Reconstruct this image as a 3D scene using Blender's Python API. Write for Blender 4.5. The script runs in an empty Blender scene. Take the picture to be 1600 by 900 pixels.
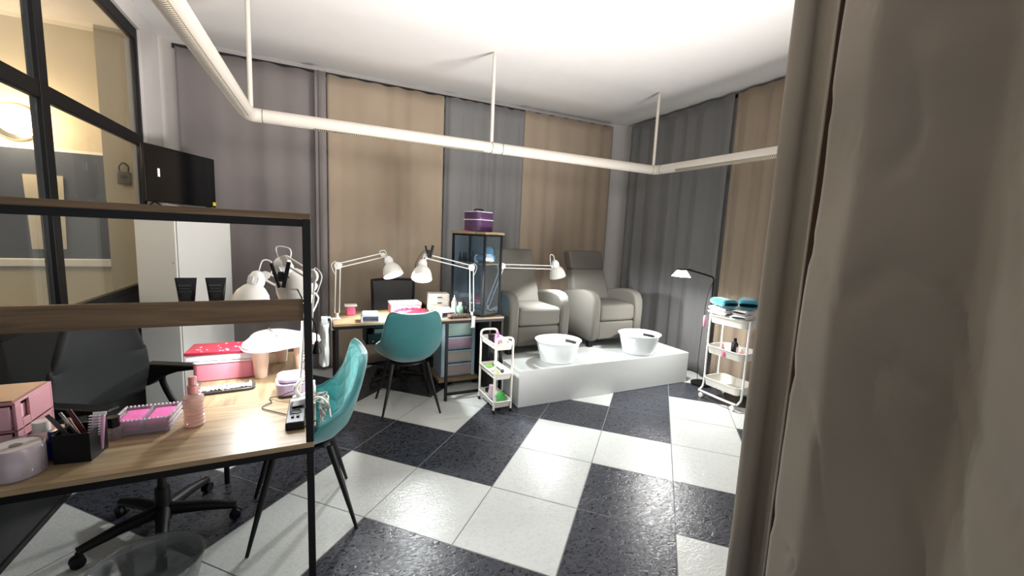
import bpy, bmesh, math, random
from mathutils import Vector, Matrix
from mathutils import noise as mn
PI = math.pi
random.seed(7)
sc = bpy.context.scene
COL = sc.collection

# ------------------------------------------------------------ camera, world, exposure
P, R, YW, FPX = math.radians(7.223), math.radians(2.531), math.radians(25.9), 651.5
_f = Vector((0, math.cos(P), -math.sin(P))); _u = Vector((0, math.sin(P), math.cos(P))); _r = Vector((1, 0, 0))
_ix = _r*math.cos(R) + _u*math.sin(R); _iy = -_r*math.sin(R) + _u*math.cos(R)
_M = Matrix(((math.cos(YW), math.sin(YW), 0), (-math.sin(YW), math.cos(YW), 0), (0, 0, 1)))
IX, IY, FW = _M @ _ix, _M @ _iy, _M @ _f
cam = bpy.data.cameras.new('camera'); camo = bpy.data.objects.new('camera', cam); COL.objects.link(camo)
m3 = Matrix((IX, IY, -FW)).transposed()
camo.matrix_world = Matrix.Translation((0, 0, 1.5)) @ m3.to_4x4()
cam.sensor_width = 36; cam.lens = FPX/1600*36; cam.clip_start = .02; cam.clip_end = 60
sc.camera = camo
w = bpy.data.worlds.new('world'); sc.world = w; w.use_nodes = True
w.node_tree.nodes['Background'].inputs[0].default_value = (.93, .93, 1, 1)
w.node_tree.nodes['Background'].inputs[1].default_value = .42
sc.view_settings.view_transform = 'Standard'; sc.view_settings.look = 'None'
sc.view_settings.exposure = .85; sc.view_settings.gamma = 1
sc.view_settings.use_curve_mapping = False

def light(name, kind, loc, power, color=(1, 1, 1), size=.05, rot=None, parent=None, spot=None):
    l = bpy.data.lights.new(name, kind); l.energy = power; l.color = color
    if kind == 'AREA': l.shape = 'RECTANGLE'; l.size = size[0]; l.size_y = size[1]
    else: l.shadow_soft_size = size
    if spot: l.spot_size = spot[0]; l.spot_blend = spot[1]
    o = bpy.data.objects.new(name, l); COL.objects.link(o); o.location = loc
    if rot is not None: o.rotation_euler = rot
    if parent: o.parent = parent
    return o

# unseen area lights added to brighten the ceiling and curtains
def fill_light(name, loc, aim, power, color, size, spread):
    o = light(name, 'AREA', loc, power, color, size); o.rotation_euler = (Vector(loc)-Vector(aim)).to_track_quat('Z', 'Y').to_euler()
    o.data.spread = math.radians(spread)
fill_light('ceiling_fill', (.3, .95, 2.35), (.4, 3.0, 4.3), 25, (1, .93, .88), (2.0, .5), 150)
fill_light('divider_side_fill', (2.75, 1.05, .3), (.2, 2.9, 3.5), 50, (1, .96, .93), (1.0, .8), 110)

# ------------------------------------------------------------ materials
def srgb(c):
    return tuple(((x/255)/12.92 if x/255 <= .04045 else ((x/255+.055)/1.055)**2.4) for x in c) + (1,)
_mats = {}
def mat(name, c, rough=.5, metal=0, bump=0, bscale=200, var=0, vscale=6, sheen=0, emit=None, es=0, coat=0, spec=.5, trans=0, alpha=1, stretch=None):
    if name in _mats: return _mats[name]
    m = bpy.data.materials.new(name); m.use_nodes = True; nt = m.node_tree; N = nt.nodes; L = nt.links
    b = N['Principled BSDF']; b.inputs['Base Color'].default_value = srgb(c); b.inputs['Roughness'].default_value = rough
    b.inputs['Metallic'].default_value = metal; b.inputs['Specular IOR Level'].default_value = spec
    b.inputs['Sheen Weight'].default_value = sheen; b.inputs['Coat Weight'].default_value = coat
    b.inputs['Transmission Weight'].default_value = trans
    if emit: b.inputs['Emission Color'].default_value = tuple(emit)+(1,); b.inputs['Emission Strength'].default_value = es
    tc = N.new('ShaderNodeTexCoord'); vec = tc.outputs['Object']
    if stretch:
        mp = N.new('ShaderNodeMapping'); mp.inputs['Scale'].default_value = stretch; L.new(vec, mp.inputs[0]); vec = mp.outputs[0]
    nz = N.new('ShaderNodeTexNoise'); nz.inputs['Scale'].default_value = vscale; nz.inputs['Detail'].default_value = 4; L.new(vec, nz.inputs['Vector'])
    mx = N.new('ShaderNodeMix'); mx.data_type = 'RGBA'
    c1 = srgb([min(255, x*(1+var)) for x in c]); c2 = srgb([x*(1-var) for x in c])
    mx.inputs[6].default_value = c1; mx.inputs[7].default_value = c2
    L.new(nz.outputs[0], mx.inputs[0]); L.new(mx.outputs[2], b.inputs['Base Color'])
    if bump:
        n2 = N.new('ShaderNodeTexNoise'); n2.inputs['Scale'].default_value = bscale; n2.inputs['Detail'].default_value = 2; L.new(vec, n2.inputs['Vector'])
        bp = N.new('ShaderNodeBump'); bp.inputs['Strength'].default_value = bump; bp.inputs['Distance'].default_value = .002
        L.new(n2.outputs[0], bp.inputs['Height']); L.new(bp.outputs[0], b.inputs['Normal'])
    _mats[name] = m
    return m
def glassy(name, tint, alpha=.12, rough=.03):
    m = bpy.data.materials.new(name); m.use_nodes = True; nt = m.node_tree; N = nt.nodes; L = nt.links
    N.remove(N['Principled BSDF']); out = N['Material Output']
    t = N.new('ShaderNodeBsdfTransparent'); t.inputs[0].default_value = srgb(tint)
    g = N.new('ShaderNodeBsdfGlossy'); g.inputs['Roughness'].default_value = rough
    d = N.new('ShaderNodeBsdfDiffuse'); d.inputs[0].default_value = srgb(tint)
    nz = N.new('ShaderNodeTexNoise'); nz.inputs['Scale'].default_value = 3
    lw = N.new('ShaderNodeLayerWeight'); lw.inputs[0].default_value = .5
    pw = N.new('ShaderNodeMath'); pw.operation = 'POWER'; pw.inputs[1].default_value = 4; L.new(lw.outputs['Facing'], pw.inputs[0])
    fr = N.new('ShaderNodeMath'); fr.operation = 'MULTIPLY_ADD'; fr.inputs[1].default_value = .45; fr.inputs[2].default_value = .035; L.new(pw.outputs[0], fr.inputs[0])
    a = N.new('ShaderNodeMixShader'); a.inputs[0].default_value = alpha; L.new(t.outputs[0], a.inputs[1]); L.new(d.outputs[0], a.inputs[2])
    b = N.new('ShaderNodeMixShader'); L.new(fr.outputs[0], b.inputs[0]); L.new(a.outputs[0], b.inputs[1]); L.new(g.outputs[0], b.inputs[2])
    L.new(b.outputs[0], out.inputs[0])
    return m
def wood(name, c1, c2, rough=.45, axis='X'):
    m = bpy.data.materials.new(name); m.use_nodes = True; nt = m.node_tree; N = nt.nodes; L = nt.links; b = N['Principled BSDF']
    tc = N.new('ShaderNodeTexCoord'); mp = N.new('ShaderNodeMapping'); L.new(tc.outputs['Object'], mp.inputs[0])
    mp.inputs['Scale'].default_value = {'X': (2.2, 26, 26), 'Y': (26, 2.2, 26)}[axis]
    nz = N.new('ShaderNodeTexNoise'); nz.inputs['Scale'].default_value = 1.6; nz.inputs['Detail'].default_value = 8; nz.inputs['Distortion'].default_value = .8; L.new(mp.outputs[0], nz.inputs['Vector'])
    cr = N.new('ShaderNodeValToRGB'); cr.color_ramp.elements[0].position = .3; cr.color_ramp.elements[0].color = srgb(c2)
    cr.color_ramp.elements[1].position = .66; cr.color_ramp.elements[1].color = srgb(c1)
    L.new(nz.outputs[0], cr.inputs[0]); L.new(cr.outputs[0], b.inputs['Base Color']); b.inputs['Roughness'].default_value = rough
    bp = N.new('ShaderNodeBump'); bp.inputs['Strength'].default_value = .12; bp.inputs['Distance'].default_value = .001; L.new(nz.outputs[0], bp.inputs['Height']); L.new(bp.outputs[0], b.inputs['Normal'])
    return m
def tile(name, c, c2, rough, relief, amt):
    m = bpy.data.materials.new(name); m.use_nodes = True; nt = m.node_tree; N = nt.nodes; L = nt.links; b = N['Principled BSDF']
    tc = N.new('ShaderNodeTexCoord'); mp = N.new('ShaderNodeMapping'); mp.inputs['Rotation'].default_value = (0, 0, .78); mp.inputs['Scale'].default_value = (1, 1.9, 1); L.new(tc.outputs['Object'], mp.inputs[0])
    nz = N.new('ShaderNodeTexNoise'); nz.inputs['Scale'].default_value = 38; nz.inputs['Detail'].default_value = 7; nz.inputs['Distortion'].default_value = 1.2; L.new(mp.outputs[0], nz.inputs['Vector'])
    cr = N.new('ShaderNodeValToRGB'); e = cr.color_ramp.elements; e[0].position = .40; e[0].color = srgb(c2); e[1].position = .47; e[1].color = srgb(c)
    L.new(nz.outputs[0], cr.inputs[0]); L.new(cr.outputs[0], b.inputs['Base Color']); b.inputs['Roughness'].default_value = rough
    bp = N.new('ShaderNodeBump'); bp.inputs['Strength'].default_value = amt; bp.inputs['Distance'].default_value = relief; L.new(nz.outputs[0], bp.inputs['Height']); L.new(bp.outputs[0], b.inputs['Normal'])
    b.inputs['Specular IOR Level'].default_value = .45
    return m
BLK = mat('black_metal', (8, 8, 9), .5, spec=.3)
BLKP = mat('black_plastic', (9, 9, 10), .5, bump=.1, spec=.3)
WMET = mat('white_metal', (225, 224, 220), .35)
WPLA = mat('white_plastic', (232, 234, 234), .4)
CREAM = mat('cream_plastic', (224, 221, 212), .5)
LAMPW = mat('lamp_enamel', (215, 214, 208), .35)
OAK = wood('oak_laminate', (160, 139, 107), (118, 98, 72), .38)
OAKY = wood('oak_laminate_long', (160, 139, 107), (118, 98, 72), .38, 'Y')
OAKD = wood('oak_laminate_shelf', (112, 90, 62), (76, 58, 38), .55)
TEAL = mat('teal_velvet', (20, 92, 94), .72, bump=.2, bscale=400, var=.12, vscale=9, sheen=.35)
TEALI = mat('teal_velvet_pad', (34, 130, 130), .7, bump=.2, bscale=400, var=.08, vscale=9, sheen=.4)
GFAB = mat('grey_linen', (96, 93, 86), .9, bump=.5, bscale=500, var=.10, vscale=160)
GLASS = glassy('clear_glass', (238, 242, 242), .02)
BLUEGL = glassy('blue_film_glass', (212, 229, 240), .015)
ACRY = glassy('clear_acrylic', (236, 232, 236), .22)
BINPL = glassy('smoky_clear_plastic', (222, 226, 226), .2)
PINK = mat('pink_plastic', (232, 142, 160), .4)
PINKL = mat('pale_pink_plastic', (226, 178, 188), .4)
RED = mat('red_glossy', (158, 34, 54), .35)
LILAC = mat('lilac_plastic', (190, 172, 202), .4)
CHROME = mat('chrome', (190, 190, 190), .2, metal=1)

# ------------------------------------------------------------ mesh helpers
class B:
    def __init__(s): s.b = bmesh.new()
    def box(s, x0, x1, y0, y1, z0, z1, rz=0, c=None):
        vs = [Vector((x, y, z)) for z in (z0, z1) for (x, y) in ((x0, y0), (x1, y0), (x1, y1), (x0, y1))]
        if rz:
            c = Vector(c or ((x0+x1)/2, (y0+y1)/2, 0)); q = Matrix.Rotation(rz, 3, 'Z'); c.z = 0
            vs = [q @ (v-c) + c for v in vs]
        v = [s.b.verts.new(p) for p in vs]
        for f in ((3, 2, 1, 0), (4, 5, 6, 7), (0, 1, 5, 4), (1, 2, 6, 5), (2, 3, 7, 6), (3, 0, 4, 7)): s.b.faces.new([v[i] for i in f])
        return s
    def obox(s, a, b, wx, wz, up=(0, 0, 1)):
        a, b = Vector(a), Vector(b); d = (b-a).normalized(); up = Vector(up)
        if abs(d.dot(up)) > .98: up = Vector((1, 0, 0))
        sx = d.cross(up).normalized(); sz = sx.cross(d)
        v = [s.b.verts.new(p + sx*i*wx/2 + sz*j*wz/2) for p in (a, b) for (i, j) in ((-1, -1), (1, -1), (1, 1), (-1, 1))]
        for f in ((0, 1, 2, 3), (7, 6, 5, 4), (1, 0, 4, 5), (2, 1, 5, 6), (3, 2, 6, 7), (0, 3, 7, 4)): s.b.faces.new([v[i] for i in f])
        return s
    def tube(s, pts, r, n=10, close=False):
        pts = [Vector(p) for p in pts]; rs = r if isinstance(r, (list, tuple)) else [r]*len(pts)
        rings = []; prev = None; m = len(pts)
        for i, p in enumerate(pts):
            if close: d = pts[(i+1) % m]-pts[i-1]
            else: d = (pts[min(i+1, m-1)]-pts[max(i-1, 0)])
            d.normalize()
            if prev is None:
                prev = d.orthogonal().normalized()
            prev = (prev - d*prev.dot(d)).normalized(); o = d.cross(prev)
            rings.append([s.b.verts.new(p + (prev*math.cos(t)+o*math.sin(t))*rs[i]) for t in [2*PI*k/n for k in range(n)]])
        for i in range(m if close else m-1):
            a, b = rings[i], rings[(i+1) % m]
            for k in range(n): s.b.faces.new((a[k], a[(k+1) % n], b[(k+1) % n], b[k]))
        if not close: s.b.faces.new(rings[0][::-1]); s.b.faces.new(rings[-1])
        return s
    def lathe(s, prof, c=(0, 0, 0), axis=(0, 0, 1), n=28, sx=1, sy=1, cap0=True, cap1=True):
        q = Vector((0, 0, 1)).rotation_difference(Vector(axis).normalized()); c = Vector(c); rings = []
        for (r, z) in prof:
            rings.append([s.b.verts.new(c + q @ Vector((r*sx*math.cos(2*PI*k/n), r*sy*math.sin(2*PI*k/n), z))) for k in range(n)])
        for a, b in zip(rings, rings[1:]):
            for k in range(n): s.b.faces.new((a[k], a[(k+1) % n], b[(k+1) % n], b[k]))
        if cap0: s.b.faces.new(rings[0][::-1])
        if cap1: s.b.faces.new(rings[-1])
        return s
    def prism(s, poly, z0, z1, M=None):
        M = M or Matrix.Identity(4)
        a = [s.b.verts.new(M @ Vector((x, y, z0))) for x, y in poly]; b = [s.b.verts.new(M @ Vector((x, y, z1))) for x, y in poly]
        s.b.faces.new(a[::-1]); s.b.faces.new(b); k = len(poly)
        for i in range(k): s.b.faces.new((a[i], a[(i+1) % k], b[(i+1) % k], b[i]))
        return s
    def grid(s, f, nu, nv):
        v = [[s.b.verts.new(f(i/nu, j/nv)) for j in range(nv+1)] for i in range(nu+1)]
        for i in range(nu):
            for j in range(nv): s.b.faces.new((v[i][j], v[i+1][j], v[i+1][j+1], v[i][j+1]))
        return s
    def ball(s, c, r, sx=1, sy=1, sz=1, n=16):
        prof = [(max(.0005, r*math.sin(PI*k/10)), -r*sz*math.cos(PI*k/10)) for k in range(11)]
        return s.lathe(prof, c, n=n, sx=sx, sy=sy)
    def obj(s, name, m, parent=None, smooth=True, bevel=0, seg=2, thick=0, sub=0, off=None):
        bmesh.ops.recalc_face_normals(s.b, faces=s.b.faces)
        me = bpy.data.meshes.new(name); s.b.to_mesh(me); s.b.free()
        ms = m if isinstance(m, (list, tuple)) else [m]
        for q in ms: me.materials.append(q)
        o = bpy.data.objects.new(name, me); COL.objects.link(o)
        if parent: o.parent = parent
        if smooth:
            me.polygons.foreach_set('use_smooth', [True]*len(me.polygons))
            try: me.set_sharp_from_angle(angle=math.radians(38))
            except Exception: pass
        if thick: q = o.modifiers.new('t', 'SOLIDIFY'); q.thickness = thick; q.offset = 0 if off is None else off
        if bevel: q = o.modifiers.new('b', 'BEVEL'); q.width = bevel; q.segments = seg; q.limit_method = 'ANGLE'; q.angle_limit = math.radians(35); q.harden_normals = False
        if sub: q = o.modifiers.new('s', 'SUBSURF'); q.levels = sub; q.render_levels = sub
        return o
def tag(o, label=None, cat=None, group=None, kind=None):
    if label: o['label'] = label
    if cat: o['category'] = cat
    if group: o['group'] = group
    if kind: o['kind'] = kind
    return o
def thing(name, label, cat, loc, rz=0, group=None):
    o = bpy.data.objects.new(name, None); COL.objects.link(o); o.location = loc; o.rotation_euler = (0, 0, rz); o.empty_display_size = .1
    return tag(o, label, cat, group)
def struct(name, b, m, **k):
    return tag(b.obj(name, m, **k), kind='structure')
def copy_tree(o, parent=None):
    c = o.copy(); COL.objects.link(c)
    if parent: c.parent = parent
    for ch in list(o.children): copy_tree(ch, c)
    return c
def rrect(w, d, r, n=5):
    out = []
    for (cx, cy, a0) in ((w/2-r, d/2-r, 0), (-w/2+r, d/2-r, PI/2), (-w/2+r, -d/2+r, PI), (w/2-r, -d/2+r, 1.5*PI)):
        for k in range(n+1): a = a0+PI/2*k/n; out.append((cx+r*math.cos(a), cy+r*math.sin(a)))
    return out
def arc(pts, n=8):
    # catmull-rom smoothing of a polyline
    P_ = [Vector(p) for p in pts]; out = []
    for i in range(len(P_)-1):
        p0 = P_[max(i-1, 0)]; p1 = P_[i]; p2 = P_[i+1]; p3 = P_[min(i+2, len(P_)-1)]
        for k in range(n):
            t = k/n; out.append(.5*((2*p1)+(p2-p0)*t+(2*p0-5*p1+4*p2-p3)*t*t+(3*p1-p0-3*p2+p3)*t**3))
    out.append(P_[-1]); return out

# ------------------------------------------------------------ room shell
CZ = 3.08
wallm = mat('painted_wall', (206, 202, 198), .85, bump=.15, bscale=60, var=.02)
ceilm = mat('ceiling_paint', (222, 220, 218), .9, bump=.1, bscale=60, var=.015)
warmw = mat('warm_wall_paint', (204, 196, 176), .85, bump=.15, bscale=60, var=.03)
gw = mat('grout', (120, 120, 120), .8)
tw = tile('white_tile', (200, 204, 201), (192, 196, 193), .2, .003, .8)
tb = tile('black_tile', (60, 63, 71), (22, 23, 28), .22, .003, .8)
bm = bmesh.new()
O0 = Vector((.232, 2.856, 0)); U = Vector((.363, -.365, 0)); V = Vector((.365, .363, 0))
WH = {(-1, 1), (0, 1), (0, 2), (0, -1), (1, -1), (2, -1), (4, -1), (2, 0), (2, 1), (3, 1), (4, 1), (2, 3), (4, 2), (4, 3), (5, 3), (0, -2), (0, -3), (-1, -3), (-2, -3),
      (-3, -3), (-2, -1), (-3, -2), (4, 5), (0, 3), (5, 1), (6, 2), (-3, 2), (1, 4), (2, -3), (4, -3), (5, 0), (6, -1), (3, 6), (-2, 5), (-4, 0), (-4, -1)}
rnd = random.Random(3)
def inroom(p): return -3.9 < p.x < 4.9 and -1.9 < p.y < 6.2
def quad(a, b, c, d, mi, z):
    vs = [bm.verts.new((p.x, p.y, z)) for p in (a, b, c, d)]; f = bm.faces.new(vs); f.material_index = mi
for c in range(-12, 13):
    for k in range(-9, 13):
        a = O0+U*c+V*k; p = [a, a+U, a+U+V, a+V]
        if not all(inroom(q) for q in p): continue
        if (c, k) in WH: mi = 0
        elif -4 <= c <= 5 and -3 <= k <= 5: mi = 1
        else: mi = rnd.choice((0, 1, 1))
        g = .0028
        quad(a+U*g*2+V*g*2, a+U*(1-2*g)+V*g*2, a+U*(1-2*g)+V*(1-2*g), a+U*2*g+V*(1-2*g), mi, 0)
quad(Vector((-4, -2, 0)), Vector((5, -2, 0)), Vector((5, 6.3, 0)), Vector((-4, 6.3, 0)), 2, -.0012)
me = bpy.data.meshes.new('floor'); bm.to_mesh(me); bm.free()
for q in (tw, tb, gw): me.materials.append(q)
fl = bpy.data.objects.new('floor', me); COL.objects.link(fl); tag(fl, kind='structure')
struct('ceiling', B().box(-4, 4.3, -2, 5.3, CZ, CZ+.1), ceilm, smooth=False)
struct('wall_back', B().box(-1.17, 4.2, 4.84, 4.94, 0, CZ), wallm, smooth=False)
struct('wall_right', B().box(4.13, 4.23, -2, 4.84, 0, CZ), wallm, smooth=False)
struct('wall_left', B().box(-1.27, -1.17, 4.399, 4.84, 0, CZ).box(-1.27, -1.17, -.5, 4.399, 2.95, CZ), wallm, smooth=False)
struct('wall_hallway', B().box(-4, -1.27, 5.06, 5.16, 0, CZ), warmw, smooth=False)
struct('trim_column', B().box(-1.60, -1.27, 4.87, 5.06, 0, CZ), mat('column_paint', (178, 172, 156), .85, bump=.1), smooth=False)
struct('wall_hallway_side', B().box(-4.1, -4, -2, 5.16, 0, CZ), warmw, smooth=False)
struct('baseboard_back', B().box(-1.1, 4.12, 4.825, 4.84, 0, .07), mat('dark_base', (40, 38, 38), .6), smooth=False)

# black steel glazed partition on the left
pt = thing('glass_partition', 'black steel framed glass partition with solid lower panel on the left side', 'partition', (-1.21, 0, 0))
X0, X1 = -.02, .02
B().box(X0, X1, 4.355, 4.398, 0, 2.95).obj('end_post', BLK, pt, bevel=.004)
B().box(X0-.004, X1+.004, 2.965, 3.04, 0, 2.86).obj('mullion', BLK, pt, bevel=.004)
B().box(X0-.004, X1+.004, 1.40, 1.475, 0, 2.86).obj('mullion', BLK, pt, bevel=.004)
B().box(X0, X1, -.4, 4.354, 2.861, 2.949).obj('top_rail', BLK, pt, bevel=.004)
for (a, b) in ((-.4, 1.399), (1.476, 2.964), (3.041, 4.354)):
    B().box(X0, X1, a, b, 2.07, 2.15).obj('crossbar', BLK, pt, bevel=.004)
    B().box(X0, X1, a, b, .95, 1.0).obj('sill_rail', BLK, pt, bevel=.004)
    B().box(-.015, .015, a, b, .03, .95).obj('lower_panel', mat('black_panel', (15, 17, 18), .4), pt, smooth=False)
    B().box(X0, X1, a, b, 0, .03).obj('bottom_rail', BLK, pt, smooth=False)
    B().box(-.004, .004, a, b, 1.001, 2.069).obj('glass_pane', GLASS, pt, smooth=False)
    B().box(-.004, .004, a, b, 2.151, 2.86).obj('glass_pane', GLASS, pt, smooth=False)

# roller shade with white bottom bar in the room behind the glass
sh = thing('roller_shade', 'dark blue grey panel with white bottom bar on the wall behind the glass', 'blind', (-2.9, 5.05, 0))
B().box(-.9, 1.27, -.02, 0, 1.12, 2.04).obj('shade_cloth', mat('slate_cloth', (66, 76, 92), .8, bump=.1), sh, smooth=False)
B().box(-.9, 1.275, -.045, 0, 1.05, 1.12).obj('bottom_bar', WPLA, sh, bevel=.008)
B().box(-.9, 1.30, -.012, 0, 2.04, 2.065).obj('head_rail', WPLA, sh, smooth=False)
B().box(-.53, -.51, -.055, -.045, 1.08, 1.10).obj('latch', CHROME, sh, bevel=.003)
tag(B().prism([(-2.17, 1.83), (-1.92, 1.835), (-1.935, 1.205), (-2.155, 1.20)], -.003, .003, Matrix.Translation((0, 5.015, 0)) @ Matrix.Rotation(PI/2, 4, 'X')).obj('paper_sheet', mat('paper', (196, 190, 174), .8), smooth=False), 'pale paper sheet hung on the slate panel behind the mullion', 'paper')
lb = thing('key_lock_box', 'grey padlock shaped key box hung on the hallway column', 'lock box', (-1.46, 4.855, 1.79))
B().box(-.045, .045, -.03, .012, 0, .11).obj('body', mat('lock_grey', (96, 96, 92), .5, metal=.3), lb, bevel=.008)
B().tube(arc([(-.028, -.01, .11), (-.03, -.01, .155), (0, -.01, .185), (.03, -.01, .155), (.028, -.01, .11)]), .006).obj('shackle', mat('lock_dark', (50, 50, 50), .4, metal=.6), lb)
B().box(-.025, .02, -.034, -.029, .05, .08).obj('keypad', mat('lock_dark2', (60, 60, 58), .5), lb, bevel=.003)
sl = thing('wall_lamp', 'glowing round wall lamp with metal rim behind the glass partition', 'lamp', (-2.19, 5.06, 2.25))
B().lathe([(.14, 0), (.15, .012), (.14, .03)], axis=(0, -1, 0)).obj('rim', CHROME, sl)
B().lathe([(.10, .03), (.095, .06), (.06, .09), (.02, .10)], axis=(0, -1, 0)).obj('glass_dome', mat('warm_glow', (255, 220, 160), .4, emit=(1, .72, .38), es=9), sl)
light('wall_lamp_bulb', 'POINT', (0, -.22, 0), 20, (1, .68, .40), .09, parent=sl)
# unseen lamp added to warm and brighten the hallway behind the partition
hl = thing('hallway_fill_lamp', 'unseen round fill light over the hallway behind the glass', 'lamp', (-3.2, 2.9, CZ))
B().lathe([(.16, 0), (.16, -.05), (.05, -.07)]).obj('glass_dome', mat('warm_glow2', (255, 230, 190), .4, emit=(1, .8, .55), es=3), hl)
light('hallway_fill', 'POINT', (0, 0, -.2), 30, (1, .76, .5), .1, parent=hl)

# ------------------------------------------------------------ curtains
def curtain(name, a, b, z0, z1, waves, amp, m, label, seed=0, irregular=.5, lean=0, group=None, flare=0, cat='curtain', nv=26, dens=7, crump=0):
    a, b = Vector((*a, 0)), Vector((*b, 0)); d = b-a; Ln = d.length; d.normalize(); nrm = Vector((-d.y, d.x, 0)); rr = random.Random(seed)
    ph = [rr.uniform(0, 2*PI) for _ in range(6)]
    nu = max(40, int(waves*dens*2))
    def wob(u):
        t = u*waves*2*PI
        return math.sin(t+irregular*2.2*math.sin(t*.31+ph[0])+ph[1]) + irregular*.6*math.sin(t*.47+ph[2]) + irregular*.35*math.sin(t*1.73+ph[3])
    def f(u, v):
        z = z0+(z1-z0)*v
        A = amp*(.45+.55*(1-v)**.5) if v < 1 else amp*.4
        s = wob(u)
        p = a + d*(u*Ln + flare*(1-v)*(u-.5)*Ln + .25*amp*math.sin(u*waves*4*PI+ph[4])) + nrm*(s*A + lean*(1-v))
        if crump:
            p += nrm*crump*mn.noise(Vector((u*Ln*3.2+seed, z*2.1-u*3, seed)))*(1-.5*v)
            q = mn.noise(Vector((u*Ln*5+z*2.6+seed*3, z*1.2-u*Ln*2, 5+seed)))
            p += nrm*crump*.45*max(0, 1-abs(q)*9)*(1-.6*v)
        if v > .985: z += .006*math.sin(u*waves*2*PI*1.3+ph[5])
        p.z = z
        return p
    b_ = B().grid(f, nu, nv)
    o = b_.obj(name, m, thick=.003)
    return tag(o, label, cat, group)
cg = mat('grey_curtain_fabric', (117, 111, 110), .92, bump=.3, bscale=900, var=.05, vscale=2.5, sheen=.15)
cb = mat('beige_curtain_fabric', (148, 133, 115), .92, bump=.3, bscale=900, var=.05, vscale=2.5, sheen=.15)
cg2 = mat('cool_grey_curtain_fabric', (112, 112, 112), .92, bump=.3, bscale=900, var=.05, vscale=2.5, sheen=.15)
ct = mat('taupe_curtain_fabric', (124, 117, 106), .93, bump=.35, bscale=1100, var=.05, vscale=3, sheen=.15)
YC = 4.72
curtain('window_curtain', (-1.03, YC), (.07, YC), .02, 2.985, 3.4, .018, cg, 'wide grey curtain at the left end of the back wall behind the television', 1, .7)
curtain('window_curtain', (.06, YC-.05), (.15, YC-.05), .02, 2.99, 1.2, .022, cg, 'narrow grey curtain edge folded beside the wide beige curtain', 2, .3)
curtain('window_curtain', (.17, YC), (1.355, YC), .02, 2.985, 4.2, .016, cb, 'beige curtain behind the two lit desk lamps', 3, .7)
curtain('window_curtain', (1.375, YC), (2.35, YC), .02, 2.99, 5, .026, cg2, 'grey curtain behind the purple bag and glass display cabinet', 4, .6)
curtain('window_curtain', (2.36, YC-.01), (3.70, YC-.01), .02, 3.0, 5, .012, cb, 'beige curtain on the back wall behind the two recliners', 5, .7)
XR = 3.99
curtain('window_curtain', (XR, 4.66), (XR, 3.12), .02, 3.055, 6.2, .032, cg2, 'grey curtain on the right wall beside the right recliner', 6, .5)
curtain('window_curtain', (XR, 3.10), (XR, 1.75), .02, 3.055, 6.2, .032, cb, 'beige curtain on the right wall behind the towel trolley', 8, .5)
for (x0, x1, y0, y1) in ((-1.06, 3.74, 4.765, 4.785), ):
    tag(B().box(x0, x1, y0, y1, 2.985, 3.02).obj('curtain_rail', mat('rail_black', (25, 25, 25), .6), smooth=False), 'thin dark curtain rail along the top of the back wall', 'rail')
tag(B().box(4.055, 4.075, 1.7, 4.70, 3.04, 3.07).obj('curtain_rail', mat('rail_black', (25, 25, 25), .6), smooth=False), 'thin dark curtain rail along the top of the right wall', 'rail')
# foreground curtains
curtain('room_divider_curtain', (1.50, .975), (1.525, .838), .01, 3.02, 1.15, .028, ct, 'narrow taupe divider curtain panel at the open edge in the foreground', 11, .15, nv=50, dens=30, crump=.006)
curtain('room_divider_curtain', (1.385, .722), (1.12, -.55), .01, 3.02, 3.0, .065, ct, 'broad creased taupe divider curtain nearest the camera on the right', 12, .5, nv=90, dens=30, crump=.03)
curtain('room_divider_curtain', (1.60, .90), (1.60, .80), .01, 3.02, .8, .01, mat('gap_shade_brown', (62, 42, 30), .95, bump=.3, bscale=900), 'added dark brown strip standing for the shade in the gap between the two taupe divider curtains', 13, .2)  # no real panel: dark strip added so the gap reads as shaded
tag(B().box(1.1, 1.13, -.6, .7, 3.03, CZ).box(1.1, 1.5, .68, .71, 3.03, CZ).obj('divider_rail', WMET, smooth=False), 'white ceiling rail holding the taupe divider curtains', 'rail')

# ------------------------------------------------------------ suspended tubular light track
tr = thing('suspended_light_track', 'long white tubular light track hung from the ceiling by thin rods', 'light track', (0, 0, 2.27))
TR = .047
c1, c2 = Vector((-.385, 3.62, 0)), Vector((3.41, 3.56, 0)); nA = Vector((-.47, .9, 0)); nB = Vector((3.5, .6, 0))
SEG = mat('track_white', (204, 198, 188), .4)
LOUV = mat('louvre_cream', (128, 118, 92), .6)
def lerp(a, b, t): return a+(b-a)*t
B().tube([lerp(c1, nA, t) for t in (.035, .5, 1)], TR, 24).obj('tube_section', SEG, tr)
B().tube([lerp(c1, c2, t) for t in (.022, .49)], TR, 24).obj('tube_section', SEG, tr)
B().tube([lerp(c1, c2, t) for t in (.515, .982)], TR, 24).obj('tube_section', SEG, tr)
B().tube([lerp(c2, nB, t) for t in (.03, .5, 1)], TR, 24).obj('tube_section', SEG, tr)
B().tube(arc([lerp(c1, nA, .035), c1+Vector((.015, -.015, 0)), lerp(c1, c2, .022)], 6), TR+.001, 24).obj('elbow', SEG, tr)
B().tube(arc([lerp(c1, c2, .982), c2+Vector((-.015, -.015, 0)), lerp(c2, nB, .03)], 6), TR+.001, 24).obj('elbow', SEG, tr)
B().tube([lerp(c1, c2, t) for t in (.49, .515)], TR+.001, 24).obj('coupling', SEG, tr)
RING = mat('joint_dark', (90, 84, 78), .6)
for t in (.0225, .489, .516, .981): B().tube([lerp(c1, c2, t), lerp(c1, c2, t+.001)], TR+.0025, 24).obj('joint_ring', RING, tr)
for t in (.03,): B().tube([lerp(c2, nB, t), lerp(c2, nB, t+.001)], TR+.0025, 24).obj('joint_ring', RING, tr)
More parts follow.
